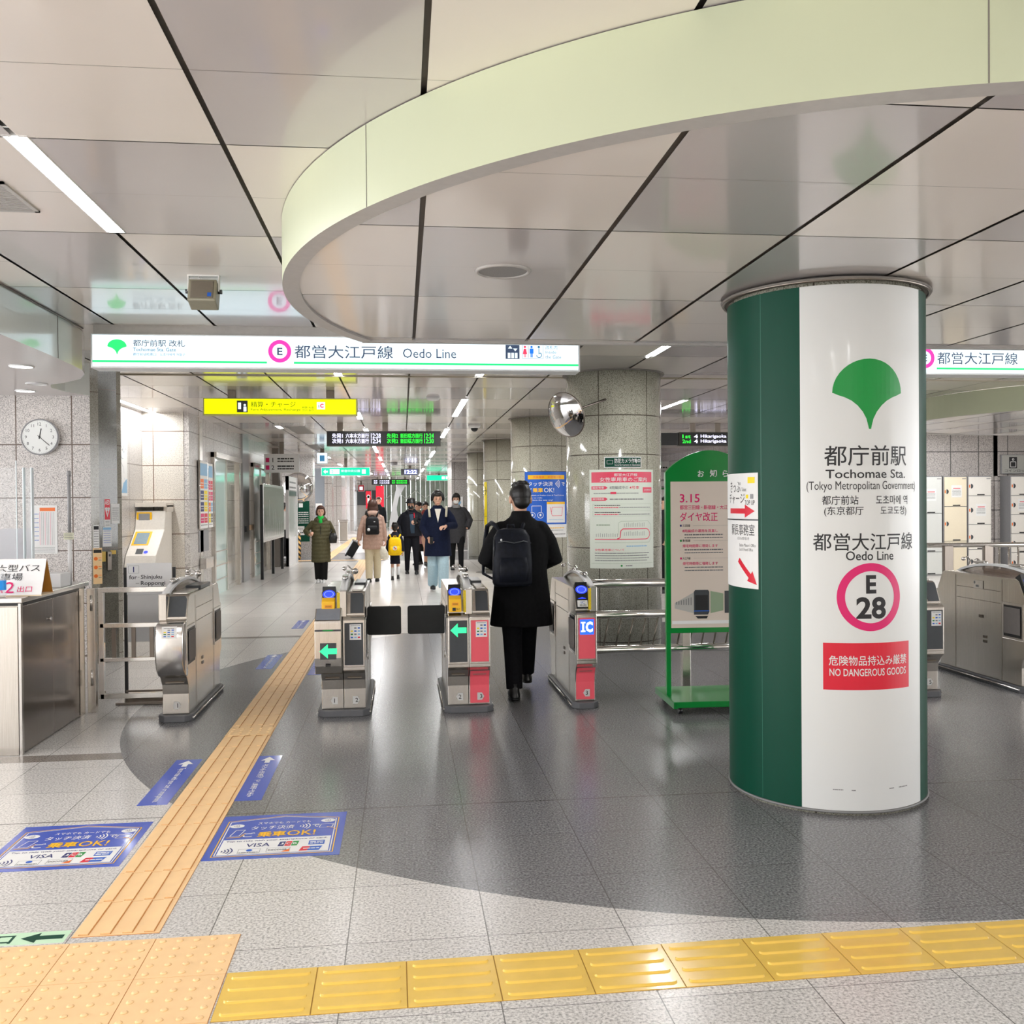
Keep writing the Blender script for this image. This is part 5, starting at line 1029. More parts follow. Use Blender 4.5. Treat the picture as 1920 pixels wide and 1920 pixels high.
# ================================================================ posters on the granite columns
def col_poster(label, cx, cy, u0, u1, z0, z1, draw, cat='poster', name='poster'):
    o = thing(name, label, cat, (cx, cy, 0)); w_, h = u1-u0, z1-z0; g = G(.04); g.L = .0012
    draw(g, w_, h); g.build('sheet', o, cyl_fn(0, 0, .5335, u0/.5335, z0)); return o
def d_women(g, w_, h):
    PK = M['pinkr'] = pl('rose red print', (238, 70, 100), .4, var=0); gr = M['greyg'] = pl('grey green print', (150, 170, 140), .5, var=0)
    g.rect(0, 0, w_, h, pl('pale paper', (232, 238, 224), .5, var=0), 0); g.rect(.025, h*.87, w_-.03, h*.975, PK, 1)
    g.tb('都営大江戸線', w_*.36, h*.93, w_*.7, h*.962, 'paper', 2, .02); g.tb('女性専用車のご案内', w_*.16, h*.877, w_*.86, h*.922, 'paper', 2, .03)
    for v, t in ((.8, '設定号車'), (.685, '運行時間帯')): g.poly([(.025, h*v), (.025, h*v+.035), (w_*.24, h*v+.035), (w_*.27, h*v+.0175), (w_*.24, h*v)], PK, 1); g.tb(t, .04, h*v+.006, w_*.22, h*v+.029, 'paper', 2, .02)
    g.tb('8両編成中の', w_*.3, h*.8, w_*.56, h*.835, 'inkg', 1, .01); g.tb('4号車', w_*.58, h*.8, w_*.73, h*.835, PK, 1, .01); g.dashes(.05, h*.76, w_*.72, .008, 'inkg', 1, 1); g.rect(w_*.31, h*.752, w_*.39, h*.775, PK, 2)
    g.rect(w_*.79, h*.765, w_*.96, h*.82, PK, 1); g.tb('女性専用車', w_*.81, h*.785, w_*.94, h*.8, 'paper', 2, .02); g.dashes(w_*.3, h*.7, w_*.8, .014, 'inkg', 1, 2)
    for v in (.6, .53): g.line([(.04, h*v), (w_-.04, h*v), (w_-.04, h*v+.055), (.04, h*v+.055), (.04, h*v)], .0015, gr, 1); g.dashes(.06, h*v+.04, w_*.45, .01, 'ink', 1, 3); g.dashes(.06, h*v+.018, w_*.42, .012, PK, 1, 4); g.dashes(w_*.43, h*v+.018, w_-.06, .009, 'inkg', 1, 5)
    g.dashes(.08, h*.44, w_*.3, .012, gr, 1, 6)
    # the loop line
    g.line([(w_*.08, h*.295), (w_*.4, h*.295)], .009, PK, 2); g.line([(w_*.4, h*.3), (w_*.44, h*.31), (w_*.45, h*.38), (w_*.48, h*.4), (w_*.84, h*.4)], .009, PK, 2); g.ring(w_*.84, h*.348, h*.048, h*.056, PK, 2, 20, -PI/2, PI/2); g.line([(w_*.4, h*.295), (w_*.84, h*.295)], .009, PK, 2)
    for k in range(11): g.rect(w_*(.1+.03*k), h*.32, w_*(.105+.03*k), h*(.35+.004*(k % 3)), 'inkg', 1)
    for k in range(12): g.rect(w_*(.5+.028*k), h*.42, w_*(.505+.028*k), h*(.455+.004*(k % 3)), 'inkg', 1); g.rect(w_*(.5+.028*k), h*.33, w_*(.505+.028*k), h*(.365+.004*(k % 4)), 'inkg', 1)
    g.line([(w_*.42, h*.34), (w_*.42, h*.46), (w_*.46, h*.478), (w_*.88, h*.478), (w_*.94, h*.44), (w_*.94, h*.3), (w_*.9, h*.262), (w_*.08, h*.262)], .0025, gr, 1)
    g.dashes(w_*.53, h*.225, w_*.86, .012, 'lblue', 1, 8); g.tb('女性専用車について', w_*.08, h*.175, w_*.5, h*.2, PK, 1, .01)
    for k in range(4): g.dashes(w_*.08, h*(.155-.025*k), w_*(.9-.04*(k % 2)), .009, 'inkg', 1, k)
    g.rect(.02, h*.05, w_-.02, h*.052, gr, 1); g.disc(w_*.5-.03, h*.028, .011, 'leaf', 1, 12); g.dashes(w_*.52, h*.028, w_*.62, .012, 'inkg', 1, 1)
col_poster('tall white poster with rose red header about women only cars on the granite column', 2.36, 10.45, -.39, .372, .865, 1.925, d_women)
def d_cam(g, w_, h):
    g.rect(0, 0, w_, h, 'paper', 0); g.rect(.008, .008, w_-.008, h-.008, 'greend', 1); g.line([(.03, h*.35), (.09, h*.35), (.09, h*.7), (.03, h*.7), (.03, h*.35)], .003, 'paper', 2); g.tb('防犯カメラ作動中', .11, h*.4, w_-.015, h*.85, 'paper', 2, .03); g.tb('Security Camera in Operation', .11, h*.15, w_-.015, h*.32, 'paper', 2, .02)
col_poster('small green security camera sticker above the tall white poster', 2.36, 10.45, -.218, .195, 1.944, 2.06, d_cam, 'sticker', 'camera_sticker')
def d_touch(g, w_, h):
    g.rect(0, 0, w_, h, 'blue', 0); g.rect(0, 0, w_, h*.2, 'paper', 1); g.rect(w_*.08, h*.885, w_*.94, h*.95, M['slot'], 1); g.tb('京急電鉄・都営地下鉄', w_*.2, h*.9, w_*.84, h*.935, 'orange', 2, .01)
    g.tb('タッチ決済', w_*.09, h*.78, w_*.64, h*.85, 'paper', 1, .03); g.waves(w_*.68, h*.815, .1, 'paper', 1); g.tb('で', w_*.86, h*.785, w_*.95, h*.84, 'paper', 1, .03)
    g.tb('ご', w_*.09, h*.69, w_*.17, h*.75, 'paper', 1, .03); g.tb('乗車', w_*.19, h*.685, w_*.42, h*.755, M['slot'], 1, .03); g.tb('OK!', w_*.44, h*.685, w_*.67, h*.755, 'paper', 1, .03)
    g.tb('Available at Keikyu Line & Toei Subway', w_*.09, h*.63, w_*.93, h*.65, 'paper', 1, .01); g.tb('Tap to ride', w_*.09, h*.59, w_*.4, h*.612, 'paper', 1, .02); g.tb('Pay fares the easy way!', w_*.09, h*.555, w_*.64, h*.578, 'paper', 1, .02)
    g.line([(w_*.17, h*.38), (w_*.17, h*.48), (w_*.38, h*.48), (w_*.38, h*.38)], .008, 'paper', 1)
    for u in (.18, .36): g.ring(w_*u, h*.34, .045, .052, 'paper', 1, 24); g.rect(w_*u-.015, h*.325, w_*u+.015, h*.36, 'paper', 1)
    g.rect(w_*.5, h*.225, w_*.95, h*.54, 'paper', 1); g.rect(w_*.5, h*.505, w_*.95, h*.54, M['slot'], 2); g.line([(w_*.57, h*.46), (w_*.62, h*.33), (w_*.86, h*.33), (w_*.88, h*.46), (w_*.62, h*.46), (w_*.6, h*.36)], .007, M['pinkr'], 2); g.dashes(w_*.55, h*.27, w_*.9, .007, 'lblue', 2, 1)
    g.dashes(w_*.5, h*.145, w_*.92, .018, M['slot'], 2, 3); g.dashes(w_*.5, h*.11, w_*.9, .01, 'inkg', 2, 3); g.dashes(w_*.55, h*.05, w_*.96, .018, 'inkg', 2, 3)
col_poster('blue tap payment poster on the second granite column, beside the man in black', 2.36, 15.95, -.38, .373, 1.0, 2.085, d_touch)
def d_small(g, w_, h): g.rect(0, 0, w_, h, 'paper', 0); g.rect(.02, h*.5, w_-.02, h*.9, 'orange', 1); g.tb('注意', .04, h*.55, w_-.04, h*.85, 'paper', 2, .02); g.dashes(.03, h*.3, w_-.03, .03, 'ink', 1, 2); g.dashes(.03, h*.15, w_-.03, .03, 'red', 1, 2)
col_poster('small white and orange notice on the left side of the second granite column', 2.36, 15.95, -.66, -.5, 1.15, 1.7, d_small, 'notice', 'notice')
o = thing('lift_guide_panel', 'tall narrow yellow panel with black arrow on the third granite column', 'sign', (2.36, 21.45, 0))
g = G(.05); g.L = .003; g.rect(0, .42, .15, 2.05, 'yellow', 1); g.line([(.03, 1.85), (.12, 1.85)], .018, 'ink', 2); g.line([(.08, 1.95), (.125, 1.85), (.08, 1.75)], .018, 'ink', 2); g.rect(0, 1.27, .15, 1.275, 'ink', 2); g.build('panel', o, cyl_fn(0, 0, .535, math.radians(-79)))
o = thing('paper_notice', 'white notice beside the yellow panel on the far column', 'notice', (1.69, 32.9, 1.3)); g = G(); g.rect(.1, 0, .4, .5, 'paper', 1); g.disc(.25, .3, .08, 'lblue', 2); g.build('sheet', o, plane_fn((0, .08, 0)))
# ================================================================ green notice stand
st = thing('notice_stand', 'green framed notice board with arched top on a wheeled base, beside the near column', 'notice board', (2.34, 7.06, 0), math.radians(-2))
def arch(w_, z0, z1, rise, n=24): return [(-w_, z0), (w_, z0), (w_, z1)]+[(w_*math.cos(PI*k/n) if False else w_*(1-2*k/n), z1+rise*math.sin(PI*k/n)**.8) for k in range(1, n)]+[(-w_, z1)]
mb = MB(); mb.box(-.36, -.3, .055, .36, .3, .10, .006); mb.box(-.36, -.3, .05, -.33, .3, .09); mb.build('base', M['green'], st)
for x in (-.3, .3):
    for y in (-.24, .24): mb = MB(); mb.tube([(x-.015, y, .026), (x+.015, y, .026)], .026, 14); mb.box(x-.01, y-.02, .03, x+.01, y+.02, .055); mb.build('caster', M['black'], st)
for s_ in (-1, 1): mb = MB(); mb.box(s_*.325-.018, -.02, .09, s_*.325+.018, .02, .6, .003); mb.build('upright', M['green'], st)
mb = MB(); P = arch(.345, .57, 1.80, .17); mb.prism(P, 'y', -.022, .022); mb.build('frame', M['green'], st, bevel=.004)
mb = MB(); mb.box(-.306, -.026, .61, .306, -.02, 1.73); mb.build('poster_backing', pl('pale pink cream poster', (226, 212, 198), .4, 0, .5, .5, var=.02, scale=2), st)
g = G(); g.L = .0008; MG = M['mag']
g.tb('お　知', -.085, 1.755, .045, 1.80, 'paper', 1, .02) if False else None
g.tb('お', -.095, 1.765, -.045, 1.815, 'vwhite', 1, .02); g.tb('知', .0, 1.765, .055, 1.82, 'vwhite', 1, .02); g.tb('ら', .1, 1.765, .145, 1.815, 'vwhite', 1, .02); g.tb('せ', .19, 1.765, .24, 1.815, 'vwhite', 1, .02)
g.tb('3.15', -.235, 1.57, -.08, 1.635, MG, 1, .02); g.tb('都営三田線・新宿線・大江戸線', -.235, 1.515, .2, 1.55, MG, 1, .02); g.tb('ダイヤ改正', -.235, 1.425, .06, 1.495, MG, 1, .025)
for v, t, c in ((1.385, '三田線', 'dblue'), (1.27, '新宿線', 'leaf'), (1.135, '大江戸線', 'mag')):
    g.rect(-.235, v, -.222, v+.015, c, 1); g.tb(t, -.215, v-.002, -.155, v+.018, 'ink', 1, .01); g.rect(-.13, v+.007, .25, v+.008, 'inkg', 1)
    g.tb({'三田線': '8両編成の運用を見直し', '新宿線': '帰宅時間帯に増発します', '大江戸線': '帰宅時間帯に増発します'}[t], -.215, v-.045, .06, v-.02, MG, 1, .02); g.dashes(-.2, v-.062, .1, .011, 'inkg', 1, 1); g.dashes(-.2, v-.085, .1, .009, 'inkg', 1, 2)
# train drawing
CH = M['chrome'] = pl('train body print', (188, 186, 180), .4, var=0)
g.poly([(-.28, .76), (-.125, .72), (-.125, .885), (-.28, .80)], CH, 1); g.poly([(-.13, .71), (-.02, .71), (-.01, .73), (-.01, .885), (-.02, .9), (-.12, .9), (-.13, .885)], 'dgrey', 2); g.rect(-.12, .745, -.02, .86, 'ink', 3); g.rect(-.13, .735, -.01, .742, 'blue', 3); g.poly([(-.12, .70), (-.02, .70), (-.03, .68), (-.1, .68)], 'ink', 2)
for k in range(7): g.poly([(-.27+.019*k, .79-.001*k), (-.262+.019*k, .79-.001*k), (-.262+.019*k, .81+.006*k), (-.27+.019*k, .81+.005*k)], 'inkg', 2)
g.poly([(0, .72), (.1, .74), (.1, .87), (0, .89)], M['greyg'], 1); g.poly([(.11, .72), (.2, .72), (.2, .89), (.11, .89)], 'dgrey', 1)
g.rect(-.3, .64, .3, .665, 'paper', 1); g.build('poster_print', st, plane_fn((0, -.0268, 0)))
# railing between the gates
rl = thing('guard_railing', 'stainless railing with three round rails and slanting bars between the gates', 'railing', (2.6, 7.72, 0))
for z, r in ((.90, .036), (.64, .034), (.35, .034)): mb = MB(); mb.tube([(-1.12, 0, z), (1.3, 0, z)], r, 20); mb.build('rail', M['rail'], rl)
for k in range(22): x = -1.06+k*.105; mb = MB(); mb.tube([(x, 0, .37), (x+.05, 0, .62)], .0075, 8); mb.build('baluster', M['dsteel'], rl)
for x in (-.25, 1.1): mb = MB(); mb.box(x-.035, -.03, 0, x+.035, .03, .64, .004); mb.build('post', M['steel'], rl)
rl = thing('guard_railing', 'far railing with bars in front of the coin lockers', 'railing', (8.2, 12.5, 0))
mb = MB(); mb.tube([(-1.4, .2, .93), (.0, 0, .93), (2.5, -.35, .93)], .035, 14); mb.build('top_rail', M['rail'], rl); mb = MB(); mb.tube([(-1.4, .2, .15), (.0, 0, .15), (2.5, -.35, .15)], .025, 10); mb.build('lower_rail', M['rail'], rl)
for x in (-.6, .0): mb = MB(); mb.box(x-.07, -.03, 0, x+.07, .03, .93, .01); mb.build('post', M['dsteel'], rl)
for k in range(16): x = .16+k*.13; mb = MB(); mb.tube([(x, -.14*x, .15), (x, -.14*x, .9)], .014, 6); mb.build('baluster', M['steel'], rl)
# ================================================================ coin lockers
LKm = [pl('cream locker door', (240, 236, 228), .35, var=.01), pl('yellowish locker door', (240, 228, 202), .35, var=.01), pl('grey white locker door', (222, 224, 220), .35, var=.01)]
def locker(label, x0, w_, doors, m, y=18.5, papers=()):
    o = thing('coin_locker', label, 'locker', (x0, y, 0)); mb = MB(); mb.box(0, 0, 0, w_, .34, 2.055); mb.build('body', M['grey2'], o)
    zt = 2.045
    for k, h in enumerate(doors):
        mb = MB(); mb.box(.015, -.02, zt-h+.006, w_-.012, 0, zt-.006, .003); d = mb.build('door', LKm[m], o)
        g = G(); g.ring(.06, zt-h*.5, .0, .05, 'dgrey', 1, 12, -PI/2, PI/2); g.rect(.02, zt-h*.5-.03, .045, zt-h*.5+.03, 'orange', 1); g.rect(w_*.38, zt-h+.012, w_*.7, zt-h+.035, 'ink', 1); g.rect(w_*.78, zt-.05, w_*.95, zt-.035, 'inkg', 1) if k == 0 else None
        if k in papers:
            a = w_*.32; g.rect(a, zt-h*.5-.12, a+.23, zt-h*.5+.13, 'paper', 2); g.rect(a+.04, zt-h*.5+.06, a+.2, zt-h*.5+.075, 'red', 3); [g.dashes(a+.02, zt-h*.5+.03-.025*q, a+.21, .01, 'inkg', 3, q) for q in range(5)]
        g.build('lock_and_print', d, plane_fn((0, -.0215, 0))); zt -= h
locker('grey white coin locker tower, cut by the near column', 10.58, .54, (.76, .8, .47), 2, papers=(0,))
locker('yellowish coin locker tower in the middle of the three by the granite wall', 11.15, .52, (.62, .72, .7), 1, papers=(0,))
locker('cream coin locker tower with three upper doors, rightmost of the three by the granite wall', 11.69, .52, (.4, .6, .52, .5), 0, papers=(1,))
locker('cream coin locker tower under the pictogram sign at the picture edge', 12.64, .5, (.4, .4, .4, .4, .42), 0, papers=(1,))
locker('cream coin locker tower beyond the one at the picture edge', 13.16, .5, (.4, .4, .4, .4, .42), 0)
o, g, a, h, f0, f = sign_box('locker_sign', 'grey wall sign with locker pictogram above the last coin lockers', 12.62, 14.0, 2.12, 2.5, 18.74, .05, pl('grey sign face', (176, 176, 170), .4), 'grey2')
g.rect(-a+.16, .1, -a+.34, .34, 'ink', 1); g.line([(-a+.19, .13), (-a+.31, .13), (-a+.31, .24), (-a+.19, .24), (-a+.19, .13)], .012, 'paper', 2); g.ring(-a+.25, .29, .012, .025, 'paper', 2, 16); g.tb('コインロッカー', -a+.06, .02, -a+.7, .08, 'ink', 1); g.build('print', o, f)
o = thing('wall_signal', 'small white alarm bell unit on the wall above the coin lockers', 'alarm', (10.87, 18.845, 2.15)); mb = MB(); mb.box(-.05, -.05, 0, .05, 0, .16, .004); mb.build('unit', M['white'], o)
# right side distance: platform sign and map boards
o, g, a, h, f0, f = sign_box('platform_sign', 'white hanging sign with number 4 seen right of the poster column', 6.0, 7.6, 2.28, 2.72, 26.5, .08, M['white'], 'white', 'sign', (0,)); g.rect(a-.66, .12, a-.6, .32, 'mag', 1); g.tc('4', a-.5, .22, .16, 'ink', 1, .02); g.dashes(a-.38, .27, a-.05, .05, 'ink', 1, 2); g.dashes(a-.38, .17, a-.1, .03, 'inkg', 1, 3); g.build('print', o, f)
o = thing('route_map_board', 'white map board with green frame behind the arched notice stand', 'board', (7.0, 24.8, 0))
mb = MB(); mb.box(-.45, 0, .0, .5, .06, .3); mb.box(-.5, 0, 0, -.45, .06, 2.3); mb.box(.5, 0, 0, .55, .06, 2.3); mb.box(-.5, 0, 2.0, .55, .06, 2.32); mb.build('frame', M['white'], o); mb = MB(); mb.box(-.45, .0, .3, .5, .05, .8); mb.build('lower_panel', M['grey2'], o)
g = G(); g.rect(-.3, .85, .5, 1.95, 'green', 1); g.rect(-.28, .9, .5, 1.9, 'paper', 2); [g.line([(-.2+.05*k, 1.0+.05*k), (.1+.03*k, 1.7-.04*k)], .012, ('lblue', 'pinkp', 'inkg')[k % 3], 3) for k in range(8)]; g.dashes(-.2, 2.15, .4, .06, 'inkg', 1, 3); g.build('map', o, plane_fn((0, -.002, 0)))
for x in (8.4,): 
    o = thing('info_board', 'wall map board at the right side' if x < 9 else 'wall board beside the lockers', 'board', (x, 18.845, 1.0)); mb = MB(); mb.box(0, -.04, 0, 1.0, 0, 1.1, .004); mb.build('frame', M['steelv'], o); g = G(); g.rect(.04, .04, .96, 1.06, 'paper', 1); g.dashes(.1, .9, .9, .05, 'inkg', 2, 2); g.build('sheet', o, plane_fn((0, -.041, 0)))
# far red banners
for (x, w_, z0, z1, l) in ((-1.3, .45, .7, 2.6, 'tall red banner with white lettering before the far glass wall'), (-1.95, .3, 1.3, 2.3, 'shorter red banner left of the tall one, far down the concourse')):
    o = thing('red_banner', l, 'banner', (x, 55, 0)); mb = MB(); mb.box(-w_/2, 0, z0, w_/2, .02, z1); mb.build('cloth', M['red'], o); mb = MB(); mb.tube([(w_/2+.02, .01, 0), (w_/2+.02, .01, z1+.05)], .015, 8); mb.box(-.15, -.1, 0, w_/2+.1, .12, .04); mb.build('stand', M['grey2'], o)
    g = G(); g.disc(0, (z0+z1)/2+.2, .1, 'paper', 1); g.rect(-.06, z0+.3, .06, z0+.75, 'paper', 1); g.build('print', o, plane_fn((0, -.003, 0)))
o = thing('waste_bin', 'steel rubbish bin standing by the far left pillars', 'bin', (-2.55, 41.5, 0)); mb = MB(); mb.box(-.18, -.18, 0, .18, .18, .8, .02); mb.build('bin_body', M['steel'], o); mb = MB(); mb.box(-.2, -.2, .8, .2, .2, .9, .02); mb.build('lid', M['steelv'], o)
# ================================================================ people
SK = pl('skin', (226, 178, 152), .5, 0, .4, var=.03, scale=20); HB = pl('black hair', (24, 21, 20), .45, 0, .5, var=.3, scale=90); HBr = pl('dark brown hair', (74, 44, 32), .45, 0, .5, var=.25, scale=90)
EYE = pl('dark eye', (30, 22, 20), .3, var=0); LIP = pl('lip', (196, 110, 104), .5, var=0)
def fab(name, c, v=.12, s=60, rough=.85): return pl(name, c, rough, 0, .2, var=v, scale=s)
def ik(a, c, l1, l2, pole):
    a, c, pole = Vector(a), Vector(c), Vector(pole); d = c-a; L = min(d.length, (l1+l2)*.999); d = d.normalized(); c = a+d*L
    x = (l1*l1-l2*l2+L*L)/(2*L); h = math.sqrt(max(0, l1*l1-x*x)); p = (pole-d*pole.dot(d)).normalized()
    return a+d*x+p*h, c
def soft(o, vox, it=3, fac=.5):
    m = o.modifiers.new('union', 'REMESH'); m.mode = 'VOXEL'; m.voxel_size = vox; m.use_smooth_shade = True
    m2 = o.modifiers.new('smooth', 'SMOOTH'); m2.factor = fac; m2.iterations = it
    return o
def hand(mb, w_, d, n, curl=.5, s=1.0, side=1):
    """w_ wrist, d finger direction, n back-of-hand normal"""
    d = Vector(d).normalized(); n = (Vector(n)-d*Vector(n).dot(d)).normalized(); a = d.cross(n).normalized()
    q = lambda x, y, z: Vector(w_)+(d*x+a*y+n*z)*s
    rot = Matrix((a, n, d)).transposed()
    mb.ell(q(.045, 0, 0), (.041*s, .017*s, .052*s), 12, 8, rot)
    for k, (y, L) in enumerate(((-.03, .066), (-.01, .076), (.011, .071), (.03, .056))):
        p = [q(.075, y, 0)]; ang = 0
        for seg in (.45, .32, .23): ang -= curl*.9; last = p[-1]; p.append(last+(d*math.cos(ang)+n*math.sin(ang))*L*seg*s)
        mb.tube(p, [.0095*s, .0092*s, .0086*s, .0075*s], 8)
    t = side; mb.tube([q(.02, -.028*t, -.004), q(.045, -.052*t, -.012), q(.068, -.055*t, -.028), q(.085, -.045*t, -.038)], [.013*s, .0115*s, .010*s, .008*s], 8)
def person(label, loc, rz, H, top, legs, arms, hair='short', hairm=None, trousers=None, shoe=None, head=(0, 0), hands=(1, 1), vox=.009, female=False, extra=None, leg_r=(.085, .058), skirt=None, socks=None, kid=False, sleeve_r=(.066, .052), torso_only=False, face=True):
    s = H/1.75; hs = 1.25 if kid else 1.07
    o = thing('person', label, 'person', loc, rz); V = lambda *p: Vector(p)*s
    mb = MB(); hipx = .088 if not female else .085; shx = .178 if not female else .16
    if kid: shx = .17
    # torso and neck
    w_ = 1 if not female else .9
    mb.loft([(0, 0, .84*s, .12*s, .09*s), (0, 0, .93*s, .155*s*w_, .10*s), (0, 0, 1.06*s, .135*s*w_, .09*s), (0, .0, 1.25*s, .155*s*w_, .10*s), (0, .005*s, 1.37*s, .14*s*w_, .08*s), (0, .01*s, 1.44*s, .07*s, .055*s)], 20)
    mb.tube([V(0, .015, 1.42), V(0, .005, 1.56)], .05*s, 14)
    # head: turned and tilted about the neck
    yaw, tilt = head; Rz = Matrix.Rotation(yaw, 3, 'Z') @ Matrix.Rotation(tilt, 3, 'X'); piv = V(0, .005, 1.497 if not kid else 1.49)
    tf = lambda v: piv+Rz @ (v*s*hs)
    hm = MB(); hm.ell((0, 0, .125), (.074, .092, .108)); hm.ell((0, -.03, .06), (.05, .058, .055)); hm.ell((0, -.09, .1), (.0115, .02, .024), 10, 8); hm.ell((0, -.075, .128), (.045, .018, .01), 12, 6)
    for q in (-1, 1): hm.ell((q*.081, .01, .108), (.012, .022, .034), 10, 8)
    hm.ell((0, -.078, .052), (.024, .012, .012), 10, 6); hm.ell((q*0, -.07, .025), (.022, .018, .014), 10, 6); mb._merge(hm.bm, tf, True)
    # legs
    J = []
    for q, (dx, ay, az) in zip((1, -1), legs):
        hip = V(q*hipx, 0, .90); knee, ank = ik(hip, V(q*hipx+dx, ay, az+.085), .43*s, .40*s, (0, -1, 0)); J.append((hip, knee, ank)); mb.tube([hip, hip.lerp(knee, .5), knee, knee.lerp(ank, .35), ank], [.08*s, .07*s, .052*s, .05*s, .036*s], 14)
        mb.tube([ank+V(0, .03, -.04), ank+V(0, -.12, -.055)], .032*s, 10)
    A = []
    for q, (tx, ty, tz), pole, hn in zip((1, -1), [a[0] for a in arms], [a[1] for a in arms], [a[2] for a in arms]):
        sh = V(q*shx, .01, 1.385); el, wr = ik(sh, V(tx, ty, tz), .285*s, .25*s, pole); A.append((sh, el, wr)); mb.tube([V(q*.08, .01, 1.38), sh+V(-q*.012, 0, -.012), sh.lerp(el, .5), el, el.lerp(wr, .4), wr], [.045*s, .046*s, .045*s, .038*s, .036*s, .026*s], 14)
        if hn is not None: hand(mb, wr, hn[0] if hn[0] else (wr-el), hn[1], hn[2], s*(1.0 if not kid else 1.05), q)
    body = soft(mb.build('body', SK, o), vox*.75, 2, .4)
    if face:
        for nm, c, r_, m in (('eye', (.03, -.088, .118), (.0105, .006, .0055), EYE), ('eye', (-.03, -.088, .118), (.0105, .006, .0055), EYE), ('mouth', (0, -.091, .052), (.022, .006, .0055), LIP), ('eyebrow', (.03, -.089, .14), (.016, .005, .0035), HB), ('eyebrow', (-.03, -.089, .14), (.016, .005, .0035), HB)):
            e = MB(); e.ell(c, r_, 12, 8); f = MB(); f._merge(e.bm, tf, True); f.build(nm, m, o)
    # hair
    h = MB(); hm_ = hairm or HB
    if hair == 'short': h.ell((0, .022, .150), (.082, .092, .098)); h.ell((0, -.05, .195), (.064, .046, .034)); h.ell((0, .05, .09), (.066, .055, .062)); [h.ell((q*.072, .012, .158), (.012, .045, .03)) for q in (-1, 1)]; [h.ell((.045*math.sin(k*2.4), .02+.05*math.cos(k*2.4), .228+.008*math.sin(k*1.7)), (.026, .034, .016)) for k in range(9)]
    if hair == 'full': h.ell((0, .024, .155), (.093, .098, .102)); h.ell((0, -.062, .192), (.07, .042, .036)); h.ell((0, .04, .09), (.08, .07, .085)); [h.ell((q*.08, .012, .13), (.016, .045, .055)) for q in (-1, 1)]
    if hair == 'bob': h.ell((0, .03, .155), (.098, .098, .102)); h.ell((0, -.062, .196), (.068, .04, .03)); h.ell((0, .055, .09), (.092, .07, .09)); [h.ell((q*.086, .02, .1), (.02, .05, .07)) for q in (-1, 1)]
    if hair == 'long': h.ell((0, .015, .145), (.1, .108, .11)); h.ell((0, .045, .02), (.1, .075, .15)); h.ell((0, .05, -.06), (.105, .06, .08)); [h.ell((q*.08, .01, .03), (.03, .06, .12)) for q in (-1, 1)]
    if hair == 'tied': h.ell((0, .015, .15), (.086, .1, .096)); h.ell((0, -.06, .185), (.055, .035, .028)); h.ell((0, .11, .12), (.045, .045, .05))
    if hair:
        hh = MB(); hh._merge(h.bm, tf, True); soft(hh.build('hair', hm_, o), vox*.8, 3)
    if trousers:
        m, rt_, ra = trousers; tb = MB(); tb.loft([(0, 0, .82*s, .13*s*w_, .10*s), (0, 0, .92*s, .17*s*w_, .118*s), (0, 0, 1.03*s, .155*s*w_, .108*s)], 20)
        for hip, knee, ank in J: tb.tube([hip, hip.lerp(knee, .5), knee, knee.lerp(ank, .5), ank.lerp(knee, .02)+V(0, .0, -.02)], [.1*s, .095*s, rt_*s, (rt_+ra)/2*s, ra*s], 16)
        soft(tb.build('trousers', m, o), vox, 2)
    if skirt: m, z0, z1, r0 = skirt; tb = MB(); tb.loft([(0, 0, z0*s, r0*s, r0*.75*s), (0, 0, (z0+z1)/2*s, r0*.9*s, r0*.7*s), (0, 0, z1*s, .15*s, .11*s)], 24); soft(tb.build('skirt', m, o), vox, 2)
    if socks:
        for hip, knee, ank in J: tb = MB(); tb.tube([knee.lerp(ank, .25), knee.lerp(ank, .6), ank+V(0, 0, -.03)], [.055*s, .052*s, .042*s], 12); tb.build('sock', socks, o)
    for (hip, knee, ank) in J:
        m = shoe or M['black']; sb = MB(); d = V(0, -1, 0); c = ank
        sb.loft([(c.x, c.y-.045*s, c.z-.085*s, .046*s, .135*s, .8), (c.x, c.y-.045*s, c.z-.06*s, .048*s, .138*s, .8), (c.x, c.y-.03*s, c.z-.03*s, .042*s, .105*s), (c.x, c.y+.01*s, c.z+.01*s, .038*s, .05*s), (c.x, c.y+.01*s, c.z+.035*s, .037*s, .045*s)], 18); sb.mi = 1
        sb.loft([(c.x, c.y-.045*s, c.z-.088*s, .048*s, .139*s, .8), (c.x, c.y-.045*s, c.z-.076*s, .049*s, .14*s, .8)], 18); sb.build('shoe', m if isinstance(m, list) else [m, M['dgrey']], o)
    # coat or jacket
    m, hem, kw = top; puff = kw.get('puff', 0); hx, hy = kw.get('hem', (.22, .15)); wx, wy = kw.get('waist', (.185, .13)); cx_, cy_ = kw.get('chest', (.2, .13)); cb = MB(); secs = []
    ctrl = [(hem, hx, hy), (max(hem+.05, 1.02), wx, wy), (1.25, cx_, cy_), (1.36, cx_*.93, cy_*.9), (1.41, cx_*.78, .095), (1.45, .105, .08), (1.5, .07, .066)]
    def at(z):
        for a, b in zip(ctrl, ctrl[1:]):
            if z <= b[0]: t = (z-a[0])/(b[0]-a[0]); return a[1]+(b[1]-a[1])*t, a[2]+(b[2]-a[2])*t
        return ctrl[-1][1:]
    z = hem; step = .018 if puff else .05
    while z < 1.5:
        rx, ry = at(z); b = 1+puff*(abs(math.sin(PI*(z-hem)/.085))-.6); secs.append((kw.get('x', 0)*s, .006*s, z*s, rx*b*s, ry*b*s)); z += step
    secs.append((0, .008*s, 1.5*s, .078*s, .068*s)); cb.loft(secs, 28)
